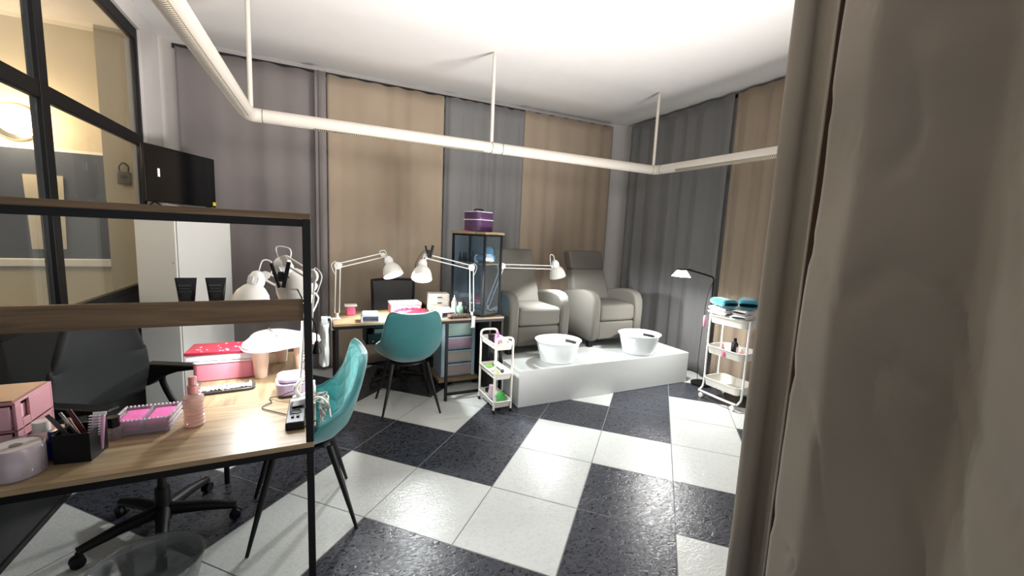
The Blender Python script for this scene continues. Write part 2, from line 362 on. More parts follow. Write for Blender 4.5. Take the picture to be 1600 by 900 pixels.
def louvre(a, b, side, ang0, ang1, n):
    d = (b-a); Ln = d.length; d.normalize(); s_ = d.cross(Vector((0, 0, 1)))*side
    bb = B(); cc = B()
    K = 5
    def pt_(p, th, r): return p + (s_*math.cos(th) + Vector((0, 0, -1))*math.sin(th))*r
    def f(u, v): return pt_(a+d*u*Ln, ang0+(ang1-ang0)*v, TR+.0015)
    bb.grid(f, 2, K); o = bb.obj('diffuser', LOUV, tr, thick=.001)
    for i in range(n):
        p = a+d*Ln*(i+.5)/n
        cc.grid(lambda u, v: pt_(p+d*(u-.5)*Ln/n*.35, ang0+(ang1-ang0)*(.05+.9*v), TR+.0035), 1, K)
    cc.obj('louvre_slats', SEG, tr, thick=.0012)
louvre(lerp(c1, nA, .06), lerp(c1, nA, .9), 1, math.radians(25), math.radians(118), 150)
louvre(lerp(c1, c2, .11), lerp(c1, c2, .47), 1, math.radians(62), math.radians(128), 90)
louvre(lerp(c2, nB, .10), lerp(c2, nB, .9), 1, math.radians(35), math.radians(110), 150)
for p in (lerp(c1, c2, .004), lerp(c1, c2, .49), lerp(c1, c2, .99), lerp(c1, nA, .9), lerp(c2, nB, .9)):
    o = B().tube([p+Vector((0, 0, TR)), p+Vector((0, 0, CZ-2.27-.03))], .016, 12).tube([p+Vector((0, 0, CZ-2.27-.05)), p+Vector((0, 0, CZ-2.27))], .007, 8).obj('suspension_rod', SEG, tr)

# ------------------------------------------------------------ platform and recliners
B_ = B().box(1.613, 3.66, 3.10, 4.55, 0, .33)
tag(B_.obj('platform', mat('white_laminate', (208, 212, 210), .28), bevel=.004), 'low white box platform that carries the recliners and foot tubs', 'platform')
PZ = .33
def recliner(x0, x1, label):
    t = thing('recliner_chair', label, 'armchair', ((x0+x1)/2, 3.53, PZ+.001), 0, None)
    W = x1-x0; h = W/2; aw = .105
    for s in (-1, 1):
        # arm side panel: profile in (y, z)
        prof = [(.035, .07), (.0, .12), (-.01, .30), (-.012, .44), (.0, .52), (.03, .575), (.09, .605), (.2, .615), (.36, .60), (.56, .565), (.64, .52), (.70, .40), (.70, .07)]
        M = Matrix(((0, 0, 1, 0), (1, 0, 0, 0), (0, 1, 0, 0), (0, 0, 0, 1)))
        xa = (h-aw) if s > 0 else -h
        B().prism(prof, xa, xa+aw, M).obj('armrest', GFAB, t, bevel=.028, seg=4)
        B().box(xa+.02, xa+.075, .06, .12, 0, .075).obj('foot', BLKP, t, bevel=.004)
        B().box(xa+.02, xa+.075, .60, .66, 0, .075).obj('foot', BLKP, t, bevel=.004)
    iw = h-aw+.004
    B().box(-iw, iw, .0, .56, .285, .465).obj('seat_cushion', GFAB, t, bevel=.04, seg=5)
    B().box(-iw, iw, .015, .12, .085, .282).obj('footrest_panel', GFAB, t, bevel=.022, seg=4)
    B().box(-iw+.01, iw-.01, .12, .62, .09, .28).obj('base_box', GFAB, t, bevel=.01)
    # back: tapering wider at arms, narrow to head
    def back(z0, z1, w0, w1, th, nm):
        y = lambda z: .46+(z-.42)*.36
        bb = B(); v = []
        for (z, w) in ((z0, w0), ((z0+z1)/2, (w0+w1)/2), (z1, w1)):
            v.append([bb.b.verts.new((sx*w/2, y(z)+dy, z)) for (sx, dy) in ((-1, 0), (1, 0), (1, th), (-1, th))])
        for a, b2 in zip(v, v[1:]):
            for k in range(4): bb.b.faces.new((a[k], a[(k+1) % 4], b2[(k+1) % 4], b2[k]))
        bb.b.faces.new(v[0][::-1]); bb.b.faces.new(v[-1])
        return bb.obj(nm, GFAB, t, bevel=.026, seg=4)
    back(.40, .805, W-.14, W-.22, .15, 'backrest')
    back(.80, 1.015, W-.205, W-.20, .15, 'headrest')
    return t
recliner(1.70, 2.385, 'grey upholstered recliner on the platform, nearer the glass display cabinet')
recliner(2.675, 3.36, 'grey upholstered recliner on the platform, beside the right wall curtain')

def tub(cx, cy, label):
    t = thing('foot_bath_tub', label, 'tub', (cx, cy, PZ+.001))
    n = 48; bb = B(); H = .2
    prof = [(.165, 0), (.172, .004), (.215, .165), (.222, .19), (.234, .2), (.236, .205), (.228, .206), (.214, .195), (.205, .165), (.166, .012), (.01, .010)]
    # leave two handle slots near the rim at +-x
    rings = []
    dense = []
    zs = [(.165, 0.0), (.172, .004), (.186, .06), (.199, .11), (.206, .138), (.213, .168), (.222, .19), (.234, .2), (.236, .205), (.228, .206), (.214, .192), (.206, .168), (.199, .138), (.192, .11), (.178, .06), (.166, .012), (.01, .010)]
    for (r, z) in zs: rings.append([bb.b.verts.new((r*.96*math.cos(2*PI*k/n), r*.90*math.sin(2*PI*k/n), z)) for k in range(n)])
    for i, (a, b2) in enumerate(zip(rings, rings[1:])):
        for k in range(n):
            hole = (i in (4, 11)) and any(abs(((k+.5)-c0+n/2) % n - n/2) < 3 for c0 in (n*.04, n*.54))
            if hole: continue
            bb.b.faces.new((a[k], a[(k+1) % n], b2[(k+1) % n], b2[k]))
    bb.b.faces.new(rings[0][::-1]); bb.b.faces.new(rings[-1])
    bb.obj('tub_shell', mat('tub_white', (236, 242, 242), .3), t)
    return t
tub(2.115, 3.295, 'white oval foot tub on the platform in front of the left recliner')
tub(3.11, 3.28, 'white oval foot tub on the platform near the right end')

# ------------------------------------------------------------ desks
def desk(name, label, x0, x1, yf, yb, rx0, rx1, ry, legs, rails, z=.75):
    t = thing(name, label, 'desk', (0, 0, 0))
    B().box(x0, x1, yf, yb, z-.018, z).obj('tabletop', OAK, t, bevel=.001)
    B().box(rx0, rx1, yb+.001, ry, z-.018, z).obj('return_top', OAKY, t, bevel=.001)
    fr = B()
    q = .012
    zt = z-.018
    fr.box(x0, x1, yf+.006, yf+.03, zt-.025, zt).box(x0+.01, rx0 if rx0 > x0+.01 else rx1, yb-.03, yb-.006, zt-.025, zt).box(rx0, rx0+.024, yb, ry-.01, zt-.025, zt).box(rx1-.024, rx1, yb, ry-.01, zt-.025, zt).box(rx0, rx1, ry-.03, ry-.006, zt-.025, zt)
    fr.obj('frame', BLK, t, smooth=False)
    for (lx, ly) in legs: B().box(lx-q, lx+q, ly-q, ly+q, 0, zt-.0251).obj('leg', BLK, t, bevel=.002)
    for r in rails: B().box(*r).obj('foot_rail', BLK, t, bevel=.002)
    return t
d1 = desk('desk', 'foreground oak top desk with black frame and upper hutch shelves', -1.17, 0, 1.535, 1.985, -.47, 0, 2.75,
          [(-.012, 1.549), (-.012, 2.73), (-.458, 2.73), (-1.155, 1.549), (-1.155, 1.97)], [])
# hutch over desk 1
for (px, py) in ((-.0125, 1.5485), (-.0125, 1.79), (-1.155, 1.5485), (-1.155, 1.79)):
    B().box(px-.0125, px+.0125, py-.0125, py+.0125, .751, 1.522).obj('hutch_post', BLK, d1, bevel=.002)
B().box(-1.17, -.026, 1.54, 1.56, 1.497, 1.521).box(-1.17, -.026, 1.78, 1.80, 1.497, 1.521).obj('hutch_frame', BLK, d1, smooth=False)
B().box(-1.17, 0, 1.535, 1.805, 1.5225, 1.541).obj('top_shelf', OAKD, d1, bevel=.001)
B().box(-1.142, -.026, 1.54, 1.556, 1.183, 1.2565).obj('shelf_fascia', OAKD, d1, bevel=.001)
B().box(-1.142, -.026, 1.557, 1.795, 1.183, 1.200).obj('middle_shelf', OAKD, d1, bevel=.001)
d2 = desk('desk', 'oak top desk with black frame by the back wall under two lit lamps', .15, 1.605, 3.445, 3.99, 1.07, 1.605, 4.42,
          [(.175, 3.46), (1.066, 3.46), (1.592, 3.46), (.175, 3.97), (1.082, 4.40), (1.592, 4.40)], [(1.08, 1.579, 3.452, 3.470, .048, .072)])

# ------------------------------------------------------------ swing-arm lamps
COOL = (.95, .985, 1)
def swing_lamp(label, base, elbow, joint, rim, watts, edge=(1, 0), lit=True):
    t = thing('swing_arm_lamp', label, 'desk lamp', base, 0, None)
    b0 = Vector(base); E_ = Vector(elbow)-b0; J = Vector(joint)-b0; Rm = Vector(rim)-b0
    # clamp
    ed = Vector((*edge, 0)); ex = ed.cross(Vector((0, 0, 1)))
    k_ = B(); k_.obox(-ed*.024+Vector((0, 0, .0065)), ed*.047+Vector((0, 0, .0065)), .04, .011).obox(ed*.043+Vector((0, 0, .0)), ed*.043+Vector((0, 0, -.085)), .03, .008, up=ed).obox(ed*.046+Vector((0, 0, -.085)), -ed*.015+Vector((0, 0, -.085)), .03, .008).tube([(0, 0, -.08), (0, 0, -.049)], .005)
    k_.lathe([(.012, .012), (.012, .05)]).obj('clamp', LAMPW, t, bevel=.001)
    dirh = Vector((J.x-E_.x, J.y-E_.y, 0)).normalized()
    def pair(a, b2, up, nm, gap=.017):
        d = (b2-a).normalized(); s_ = (dirh*1.0); s_ = (s_-d*s_.dot(d))
        if s_.length < .2 or up: s_ = Vector((0, 0, 1))-d*d.z
        s_.normalize(); bb = B()
        for k in (-1, 1): bb.obox(a+s_*gap*k, b2+s_*gap*k, .008, .008)
        bb.obj(nm, LAMPW, t, bevel=.001)
        sp = [a+s_*gap*.2+(b2-a)*(.08+.3*i/60)+(s_*math.cos(i*1.3)+d.cross(s_)*math.sin(i*1.3))*.004 for i in range(60)]
        B().tube(sp, .0012, 5).obj('spring', CHROME, t)
    a0 = Vector((0, 0, .05))
    pair(a0, E_, False, 'lower_arm'); pair(E_, J, True, 'upper_arm')
    side = dirh.cross(Vector((0, 0, 1)))
    B().lathe([(.03, -.007), (.03, .007)], E_, side, n=18).lathe([(.012, -.014), (.012, .014)], E_, side, n=12).obj('elbow_joint', LAMPW, t)
    B().lathe([(.02, -.01), (.02, .01)], J, side, n=14).obj('head_joint', LAMPW, t)
    # head
    ax = (Rm-J-dirh*.03).normalized(); Ln = .17
    top = Rm-ax*Ln
    q = Vector((0, 0, 1)).rotation_difference(-ax)
    B().lathe([(.084, 0), (.083, .004), (.078, .04), (.066, .075), (.046, .10), (.032, .112), (.030, .112), (.044, .098), (.064, .073), (.076, .039), (.081, .004)], Rm, -ax, n=32, cap0=False, cap1=False).obj('shade', LAMPW, t)
    so = B().lathe([(.033, .110), (.035, .118), (.033, .15), (.024, .17), (.01, .178)], Rm, -ax, n=20)
    for k in range(10):
        a = 2*PI*k/10; v = q @ Vector((math.cos(a)*.034, math.sin(a)*.034, 0)); so.obox(Rm-ax*.12+v, Rm-ax*.15+v, .004, .004)
    so.obj('socket', WPLA, t)
    B().obox(J, Rm-ax*.125, .012, .012).obj('neck', LAMPW, t)
    tp = Rm-ax*.178
    B().tube(arc([tp, tp-ax*.03+Vector((0, 0, .02))-dirh*.01, tp+Vector((0, 0, .045))-dirh*.05, J+Vector((0, 0, .03))-dirh*.03, J-dirh*.02]), .0028, 6).obj('cord', WPLA, t)
    B().tube(arc([E_-dirh*.01+Vector((0, 0, .01)), E_+Vector((0, 0, .035))-dirh*.02, E_-dirh*.05+Vector((0, 0, .0)), E_+Vector((0, 0, -.08))-dirh*.02]), .0025, 6).obj('cord', WPLA, t)
    B().ball(Rm-ax*.045, .03).obj('bulb', mat('bulb_glow', (255, 255, 250), .4, emit=(1, .98, .94), es=30 if lit else 0) if lit else WPLA, t)
    if lit:
        light('lamp_bulb_light', 'SPOT', Rm+ax*.006, watts, COOL, .028, rot=(q @ Vector((0, 0, 1))).to_track_quat('Z', 'Y').to_euler(), parent=t, spot=(math.radians(158), .3))
    return t
LP = 27
swing_lamp('white swing-arm lamp clamped at the left end of the back desk', (.187, 3.66, .75), (.199, 3.68, 1.190), (.555, 3.68, 1.283), (.628, 3.60, 1.118), LP, (-1, 0))
swing_lamp('white swing-arm lamp facing left, clamped beside the glass cabinet', (1.30, 3.483, .75), (1.288, 3.495, 1.198), (.885, 3.5, 1.29), (.818, 3.39, 1.115), LP, (0, -1))
swing_lamp('white swing-arm lamp reaching right in front of the left recliner', (1.567, 3.76, .75), (1.665, 3.66, 1.200), (2.20, 3.6, 1.195), (2.26, 3.6, 1.10), 24, (1, 0))
swing_lamp('white swing-arm lamp with raised socket on the foreground desk', (-.038, 1.88, .75), (.0, 1.91, 1.295), (-.098, 1.99, 1.355), (-.050, 2.05, 1.205), 9)
swing_lamp('white swing-arm lamp with low dome behind the foreground hutch shelf', (-.038, 2.14, .75), (-.02, 2.24, 1.15), (-.195, 2.25, 1.262), (-.262, 2.24, 1.11), 8)

def clip_thing(label, p, d, cordpts):
    t = thing('clip_light', label, 'clip', p)
    d = Vector(d)
    B().obox(Vector((-.034, 0, .045)), Vector((-.006, 0, -.055)), .026, .012).obj('jaw', BLKP, t, bevel=.002)
    B().obox(Vector((.030, 0, .05)), Vector((.008, 0, -.055)), .026, .016).obj('jaw', BLKP, t, bevel=.002)
    B().obox(Vector((0, 0, .01)), Vector((.0, 0, -.03)), .02, .022).obj('spring_pivot', BLKP, t, bevel=.002)
    B().tube(arc([Vector(q)-Vector(p) for q in cordpts]), .0028, 6).obj('cord', BLKP, t)
    return t
clip_thing('black spring clip with flexible neck on the inner lamp arm', (.90, 3.475, 1.335), (0, 0, 1), [(.90, 3.475, 1.34), (.85, 3.475, 1.335), (.79, 3.46, 1.25), (.775, 3.45, 1.19)])
cl = clip_thing('black spring clip on the foreground lamp with cable over the post', (-.112, 1.94, 1.30), (0, 0, 1), [(-.10, 1.94, 1.30), (-.07, 2.0, 1.26), (-.03, 1.9, 1.19), (.005, 1.83, 1.12), (.015, 1.80, 1.08), (.016, 1.80, 1.045)])
B().lathe([(.006, 0), (.009, -.012), (.018, -.045), (.016, -.05)], (.016+.112, 1.80-1.94, 1.045-1.30), n=16).obj('plug', BLKP, cl)

# ------------------------------------------------------------ teal chairs
def teal_chair(label, loc, rz):
    t = thing('upholstered_chair', label, 'chair', loc, rz, 'teal velvet chairs')
    # local: faces +Y, seat centre at origin
    prof = [(.235, .435), (.225, .462), (.10, .462), (-.04, .452), (-.13, .462), (-.19, .515), (-.222, .60), (-.245, .70), (-.265, .79), (-.277, .845), (-.279, .866)]
    wid = [.18, .225, .24, .24, .236, .228, .224, .222, .216, .198, .155]
    def prf(v):
        x = v*(len(prof)-1); i = min(int(x), len(prof)-2); f_ = x-i
        f_ = f_*f_*(3-2*f_)*.3+f_*.7
        return (prof[i][0]*(1-f_)+prof[i+1][0]*f_, prof[i][1]*(1-f_)+prof[i+1][1]*f_, wid[i]*(1-f_)+wid[i+1]*f_)
    def surf(u, v, inset=0, lift=0):
        y, z, wd = prf(v); s_ = (u-.5)*2
        wd -= inset
        side = abs(s_)**2.6
        # wings: raise at the seat rear, wrap forward at the back
        wing = math.exp(-((v-.45)/.17)**2)
        x = s_*wd*(1+.07*wing)
        up = side*(.055*math.exp(-((v-.25)/.22)**2)+.085*wing)
        fwd = side*(.03*min(1, max(0, (v-.45)/.2))+.10*wing)
        return Vector((x, y+fwd, z+up))
    def nrm_(u, v, ins=0, e=.012):
        pu = surf(min(1, u+e), v, ins)-surf(max(0, u-e), v, ins); pv = surf(u, min(1, v+e), ins)-surf(u, max(0, v-e), ins)
        return pu.cross(pv).normalized()
    sgn = 1 if nrm_(.5, .2).z > 0 else -1
    NU, NV = 22, 30; sb = bmesh.new(); I_ = []; O_ = []
    for i in range(NU+1):
        I_.append([]); O_.append([])
        for j in range(NV+1):
            u, v = i/NU, j/NV; p = surf(u, v); n_ = nrm_(u, v)*sgn
            I_[i].append(sb.verts.new(p)); O_[i].append(sb.verts.new(p-n_*.036))
    for i in range(NU):
        for j in range(NV):
            sb.faces.new((I_[i][j], I_[i+1][j], I_[i+1][j+1], I_[i][j+1])); sb.faces.new((O_[i][j], O_[i][j+1], O_[i+1][j+1], O_[i+1][j]))
    for i in range(NU):
        for j in (0, NV): sb.faces.new((I_[i][j], O_[i][j], O_[i+1][j], I_[i+1][j]))
    for j in range(NV):
        for i in (0, NU): sb.faces.new((I_[i][j], I_[i][j+1], O_[i][j+1], O_[i][j]))
    bq = B(); bq.b.free(); bq.b = sb
    bq.obj('shell', TEAL, t, sub=1)
    # quilted pad
    eps = .01
    def pad(u, v):
        v2 = .05+v*.925; u2 = .5+(u-.5)*.95
        p = surf(u2, v2, .012); n_ = nrm_(u2, v2, .012)*sgn
        y_, z_, w_ = prf(v2); s = v2*1.25
        a = (u2-.5)*.5/.12; b_ = s/.165
        d1_ = abs(((a+b_) % 1)-.5)*2; d2_ = abs(((a-b_) % 1)-.5)*2
        q = min(1-d1_, 1-d2_)
        h = .006+.012*q**.4
        edge = min(1, min(u, 1-u, v, 1-v)*14)
        return p+n_*(h*edge-.002)
    B().grid(pad, 90, 120).obj('quilted_pad', TEALI, t)
    B().lathe([(.14, .395), (.15, .405), (.15, .418)], n=20).box(-.15, .15, -.012, .012, .395, .412, PI/4, (0, 0, 0)).box(-.15, .15, -.012, .012, .395, .412, -PI/4, (0, 0, 0)).obj('seat_bracket', BLK, t)
    for (sx, sy) in ((1, 1), (-1, 1), (1, -1), (-1, -1)):
        B().tube([(sx*.14, sy*.12, .415), (sx*.18, sy*.175, .22), (sx*.235, sy*.235, 0)], [.0165, .014, .008], 12).obj('leg', BLK, t)
    return t
teal_chair('teal velvet quilted chair seen from the side at the foreground desk', (-.055, 2.285, 0), PI/2+.03)
teal_chair('teal velvet chair with its back to us at the lit back desk', (.728, 3.47, 0), -.04)

# ------------------------------------------------------------ office chairs
def five_star(t, r, a0, z=.07):
    B().lathe([(.035, .055), (.04, .07), (.032, .13), (.03, .22)], n=20).tube([(0, 0, .2), (0, 0, .43)], .018, 14).obj('gas_lift', BLKP, t)
    for k in range(5):
        a = a0+k*2*PI/5; d = Vector((math.cos(a), math.sin(a), 0))
        bb = B(); bb.tube([d*.03+Vector((0, 0, .105)), d*r*.55+Vector((0, 0, .095)), d*r+Vector((0, 0, .072))], [.031, .026, .018], 10)
        lg = bb.obj('star_leg', BLKP, t)
        e = d*r; n_ = d.cross(Vector((0, 0, 1)))
        B().lathe([(.006, -.02), (.026, -.018), (.026, -.004), (.01, 0), (.026, .004), (.026, .018), (.006, .02)], e+Vector((0, 0, .0262)), n_, n=16).tube([e+Vector((0, 0, .03)), e+Vector((0, 0, .07))], .006).obj('caster', BLKP, lg)
def office_chair(label, loc, rz, r, a0, backz0, backz1, bw, mesh=False, arms=True):
    t = thing('office_chair', label, 'chair', loc, rz)
    five_star(t, r, a0-rz)
    # faces +Y
    B().box(-.23, .23, -.22, .24, .45, .51).obj('seat', mat('black_cloth', (22, 24, 26), .85, bump=.3, bscale=500), t, bevel=.028, seg=4)
    B().box(-.09, .09, -.12, .12, .415, .45).obj('seat_plate', BLKP, t, bevel=.006)
    zz = backz1-backz0
    def bk(u, v):
        s = (u-.5)*2; z = backz0+zz*v
        wv = bw*(.72+.30*math.sin(min(1, .12+v*1.35)*PI)**1.0 if v < .33 else 1.0-.42*((v-.33)/.67)**1.7) if not mesh else bw*(.94+.06*v)
        return Vector((s*wv, -.25-.05*math.cos(v*PI)*.5+.05*s*s-.06*v, z + ((-.03*s*s if not mesh else -.004*s*s) if v > .5 else .02*s*s)))
    mm = mat('office_cloth', (13, 15, 17), .8, bump=.3, bscale=500) if not mesh else mat('office_mesh', (66, 64, 64), .85, bump=.6, bscale=700)
    B().grid(bk, 16, 16).obj('backrest', mm, t, thick=.035 if not mesh else .008, sub=1)
    if mesh:
        e = [bk(0, k/12) for k in range(13)]+[bk(k/12, 1) for k in range(1, 13)]+[bk(1, 1-k/12) for k in range(1, 13)]+[bk(1-k/12, 0) for k in range(1, 12)]
        B().tube(e, .013, 8, close=True).obj('back_frame', BLKP, t)
    B().tube(arc([(0, -.08, .43), (0, -.22, .44), (0, -.30, .55), (0, -.30, backz0+.12)]), [.016]*25, 10).obj('back_spine', BLKP, t)
    if arms:
        for s in (-1, 1):
            B().tube(arc([(s*.20, -.08, .44), (s*.27, -.10, .46), (s*.29, -.17, .55), (s*.285, -.20, .63), (s*.28, -.20, .67)]), .015, 10).obj('arm_bracket', BLKP, t)
            M_ = Matrix(((0, 0, 1, 0), (1, 0, 0, 0), (0, 1, 0, 0), (0, 0, 0, 1)))
            B().prism([(-.27, .745), (.065, .742), (.07, .728), (.0, .722), (-.10, .705), (-.18, .675), (-.25, .625), (-.27, .62)], s*.28-.03, s*.28+.03, M_).obj('armrest_pad', BLKP, t, bevel=.01, seg=3)
    return t
office_chair('black office chair behind the foreground desk, facing the teal chair', (-.665, 2.40, 0), math.radians(-25)-PI/2, .30, math.radians(210), .60, 1.08, .24)
office_chair('black mesh back office chair behind the back desk', (.755, 4.08, 0), PI+.02, .26, math.radians(200), .60, 1.0, .21, mesh=True, arms=False)

# ------------------------------------------------------------ cabinet and television
cdir = math.radians(64)
cb_ = thing('tall_cabinet', 'tall plain white cabinet beside the partition carrying the television', 'cabinet', (-.85, 3.70, 0), cdir)
CW = mat('cabinet_white', (205, 206, 202), .45, var=.01)
B().box(0, .555, .0, .29, 0, 1.565).obj('carcass', CW, cb_, bevel=.002)
B().box(-.0165, -.0005, .004, .286, .05, 1.56).obj('door', CW, cb_, bevel=.002).name = 'door'
B().lathe([(.006, 0), (.006, .004)], (-.0165, .022, 1.2), (-1, 0, 0), n=12).obj('lock', CHROME, cb_)
B().box(-.0006, .0, -.0, .004, .05, 1.56).obj('door_gap', mat('gap_grey', (90, 90, 86), .8), cb_, smooth=False)
CT = 1.565
cl_ = thing('folded_cloth', 'crumpled white cloth on the cabinet under the television', 'cloth', (-.90, 4.12, CT))
B().grid(lambda u, v: Matrix.Rotation(cdir, 3, 'Z') @ Vector(((u-.5)*.46, (v-.5)*.2, .006+.045*(math.sin(u*PI)*math.sin(v*PI))**.5*(.4+.6*abs(mn.noise(Vector((u*5, v*3, 1))))*1.8) if 0 < u < 1 and 0 < v < 1 else .001)), 40, 16).obj('cloth', mat('cloth_white', (214, 206, 192), .9, bump=.3), cl_, thick=.003)
tv = thing('television', 'small black flat television tilted on the white cabinet', 'television', (-.905, 4.21, CT), math.radians(63.8))
B().box(-.35, .35, .0, .022, .062, .475).box(-.26, .26, .022, .05, .09, .30).obj('housing', BLKP, tv, bevel=.004)
B().box(-.342, .342, -.0015, .0, .072, .468).obj('screen', mat('tv_screen', (8, 9, 12), .12), tv, smooth=False)
for s in (-.27, .27): B().obox((s, .01, .066), (s, -.085, .006), .012, .007).obox((s, .012, .066), (s, .10, .006), .012, .007).obj('foot', BLKP, tv, bevel=.001)
B().box(-.245, -.225, -.003, -.0016, .25, .31).obj('paper_sticker', mat('sticker_white', (235, 235, 235), .6), tv, smooth=False)
B().box(.31, .345, -.003, -.0016, .075, .105).obj('yellow_sticker', mat('sticker_yellow', (225, 200, 40), .6), tv, smooth=False)

# ------------------------------------------------------------ display cabinet on the back desk
dc = thing('display_cabinet', 'black framed glass display cabinet with wood top on the back desk', 'cabinet', (1.383, 3.428, .7505), math.radians(25.7))
wx, wy, hz = .24, .42, .765
for (x, y) in ((0, 0), (wx, 0), (0, wy), (wx, wy)):
    sx = .018 if x == 0 else -.018; sy = .018 if y == 0 else -.018
    B().box(min(x, x+sx), max(x, x+sx), min(y, y+sy), max(y, y+sy), 0.001, hz-.02).obj('post', BLK, dc, smooth=False)
for z, nm in ((.001, 'bottom_frame'), (hz-.038, 'top_frame')):
    fb = B(); fb.box(.018, wx-.018, 0, .018, z, z+.018).box(.018, wx-.018, wy-.018, wy, z, z+.018).box(0, .018, .018, wy-.018, z, z+.018).box(wx-.018, wx, .018, wy-.018, z, z+.018)
    fb.obj(nm, BLK, dc, smooth=False)
B().box(-.01, wx+.01, -.01, wy+.01, hz-.0195, hz).obj('top_board', OAK, dc, bevel=.001)
B().box(.02, wx-.02, .02, wy-.02, .47, .482).obj('shelf', OAK, dc, bevel=.001)
B().box(.02, wx-.02, .02, wy-.02, .002, .014).obj('bottom_board', OAK, dc, bevel=.001)
B().box(.007, .010, .02, wy-.02, .02, hz-.04).obj('glass_side', BLUEGL, dc, smooth=False)
B().box(wx-.010, wx-.007, .02, wy-.02, .02, hz-.04).obj('glass_side', BLUEGL, dc, smooth=False)
B().box(.02, wx-.02, .006, .009, .02, hz-.04).obj('glass_front', GLASS, dc, smooth=False)
def dcw(x, y, z):
    q = Matrix.Rotation(math.radians(25.7), 3, 'Z') @ Vector((x, y, 0)); return (1.383+q.x, 3.428+q.y, .752+z)
# purple vanity bag
vb = thing('vanity_case', 'purple patent vanity case with white zips on top of the display cabinet', 'bag', dcw(.118, .20, hz), math.radians(25.7))
PUR = mat('purple_patent', (72, 46, 80), .28, var=.2, vscale=25, coat=.4, bump=.5, bscale=30)
B().prism(rrect(.22, .21, .05), 0.002, .105).obj('case_body', PUR, vb, bevel=.01, seg=3)
B().prism(rrect(.222, .212, .05), .11, .185).obj('case_lid', PUR, vb, bevel=.014, seg=3)
B().tube([(x, y, .1075) for x, y in rrect(.224, .214, .05)], .0035, 6, close=True).obj('zip', WPLA, vb)
B().tube([(x, y, .178) for x, y in rrect(.216, .206, .05)], .003, 6, close=True).obj('zip', WPLA, vb)
B().tube(arc([(-.06, 0, .184), (-.05, 0, .20), (0, 0, .205), (.05, 0, .20), (.06, 0, .184)]), .006, 8).obj('handle', BLKP, vb)
tag(B().obox(dcw(-.10, .20, hz+.006), dcw(.015, .20, hz+.006), .012, .007).obj('wooden_brush', mat('brush_brown', (120, 60, 48), .5), bevel=.002), 'thin red brown brush sticking out beside the purple vanity case', 'brush')

def bottle(label, loc, prof, m, capprof=None, capm=None, name='bottle', group=None, cat='bottle', n=18, pump=False, sx=1, sy=1):
    t = thing(name, label, cat, loc, 0, group)
    B().lathe(prof, n=n, sx=sx, sy=sy).obj('body', m, t)
    if capprof: B().lathe(capprof, n=n).obj('cap', capm or m, t)
    return t
DKB = mat('dark_bottle', (22, 22, 26), .25)
pol = [(-.02, 'black nail polish bottle at the left of the cabinet shelf'), (.0, 'second black nail polish bottle on the cabinet shelf'), (.02, ''), (.04, '')]
names = ['leftmost black polish bottle on the display cabinet shelf', 'black polish bottle second from left on the cabinet shelf', 'black polish bottle in the middle of the cabinet shelf row', 'black polish bottle nearest the corner post on the cabinet shelf',
         'taller black bottle beside the blue toy on the cabinet shelf']
for i, y in enumerate((.37, .33, .29, .25, .20)):
    hh = .075+.02*(i == 4)
    bottle(names[i], dcw(.06+.01*(i % 2), y, .482), [(.012, 0), (.014, .004), (.014, hh*.55), (.006, hh*.62)], DKB, [(.007, hh*.62), (.007, hh*1.1), (.005, hh*1.15)], BLKP, group='polish bottles on the cabinet shelf')
dv = thing('dispenser', 'small white dispenser among black bottles on the cabinet shelf', 'dispenser', dcw(.07, .165, .482))
B().lathe([(.02, 0), (.022, .004), (.022, .05), (.012, .06), (.012, .075)], n=18).obj('body', WPLA, dv); B().lathe([(.014, .075), (.014, .09)], n=14).obj('cap', BLKP, dv)
bt = thing('plush_toy', 'rounded blue plush toy on the display cabinet shelf', 'toy', dcw(.13, .11, .482))
BL = mat('blue_plush', (58, 130, 176), .95, bump=.9, bscale=120); BL2 = mat('slate_plush', (84, 106, 128), .95, bump=.9, bscale=120)
B().ball((-.02, .03, .042), .075, 1.05, .9, .55).obj('lower_body', BL2, bt); B().ball((.02, -.01, .105), .052, 1, 1, 1).obj('upper_body', BL, bt); B().ball((.045, -.01, .05), .046).obj('side_body', BL, bt)

# ------------------------------------------------------------ things on the back desk
T = .7508
def uv_lamp(label, loc, rz, m, w=.15, d=.13, h=.07):
    t = thing('nail_curing_lamp', label, 'nail lamp', loc, rz, 'white nail curing lamps')
    # arch housing open towards -Y
    prof = [(-w/2, .0), (-w/2*.98, h*.55), (-w/2*.82, h*.95), (-w/2*.7, h), (w/2*.7, h), (w/2*.82, h*.95), (w/2*.98, h*.55), (w/2, 0), (w/2*.8, 0), (w/2*.78, h*.62), (-w/2*.78, h*.62), (-w/2*.8, 0)]
    M = Matrix(((1, 0, 0, 0), (0, 0, 1, 0), (0, 1, 0, 0), (0, 0, 0, 1)))
    B().prism(prof, -d/2, d/2, M).box(-w/2*.79, w/2*.79, d/2-.012, d/2-.001, 0, h*.62).obj('housing', m, t, bevel=.004)
    B().box(-w/2*.77, w/2*.77, -d/2+.01, d/2-.013, .001, .005).obj('hand_plate', mat('plate_grey', (214, 210, 222), .3), t, bevel=.001)
    return t
LW = mat('lilac_white', (222, 218, 234), .4)
uv_lamp('pale lilac nail curing lamp at the left on the back desk', (.432, 3.535, T), -.08, LW)
uv_lamp('white nail curing lamp near the right lamp clamp on the back desk', (1.075, 3.56, T), .15, mat('rose_white', (232, 220, 224), .4), .15, .14, .075)
bx = thing('dust_collector_box', 'white and pink box with red bubble wrap trim on the back desk', 'box', (.775, 3.86, T))
B().box(-.135, .135, -.09, .09, 0, .072).obj('case_body', mat('rose', (226, 140, 156), .4), bx, bevel=.008)
B().box(-.138, .138, -.092, .092, .073, .098).obj('lid', WPLA, bx, bevel=.006)
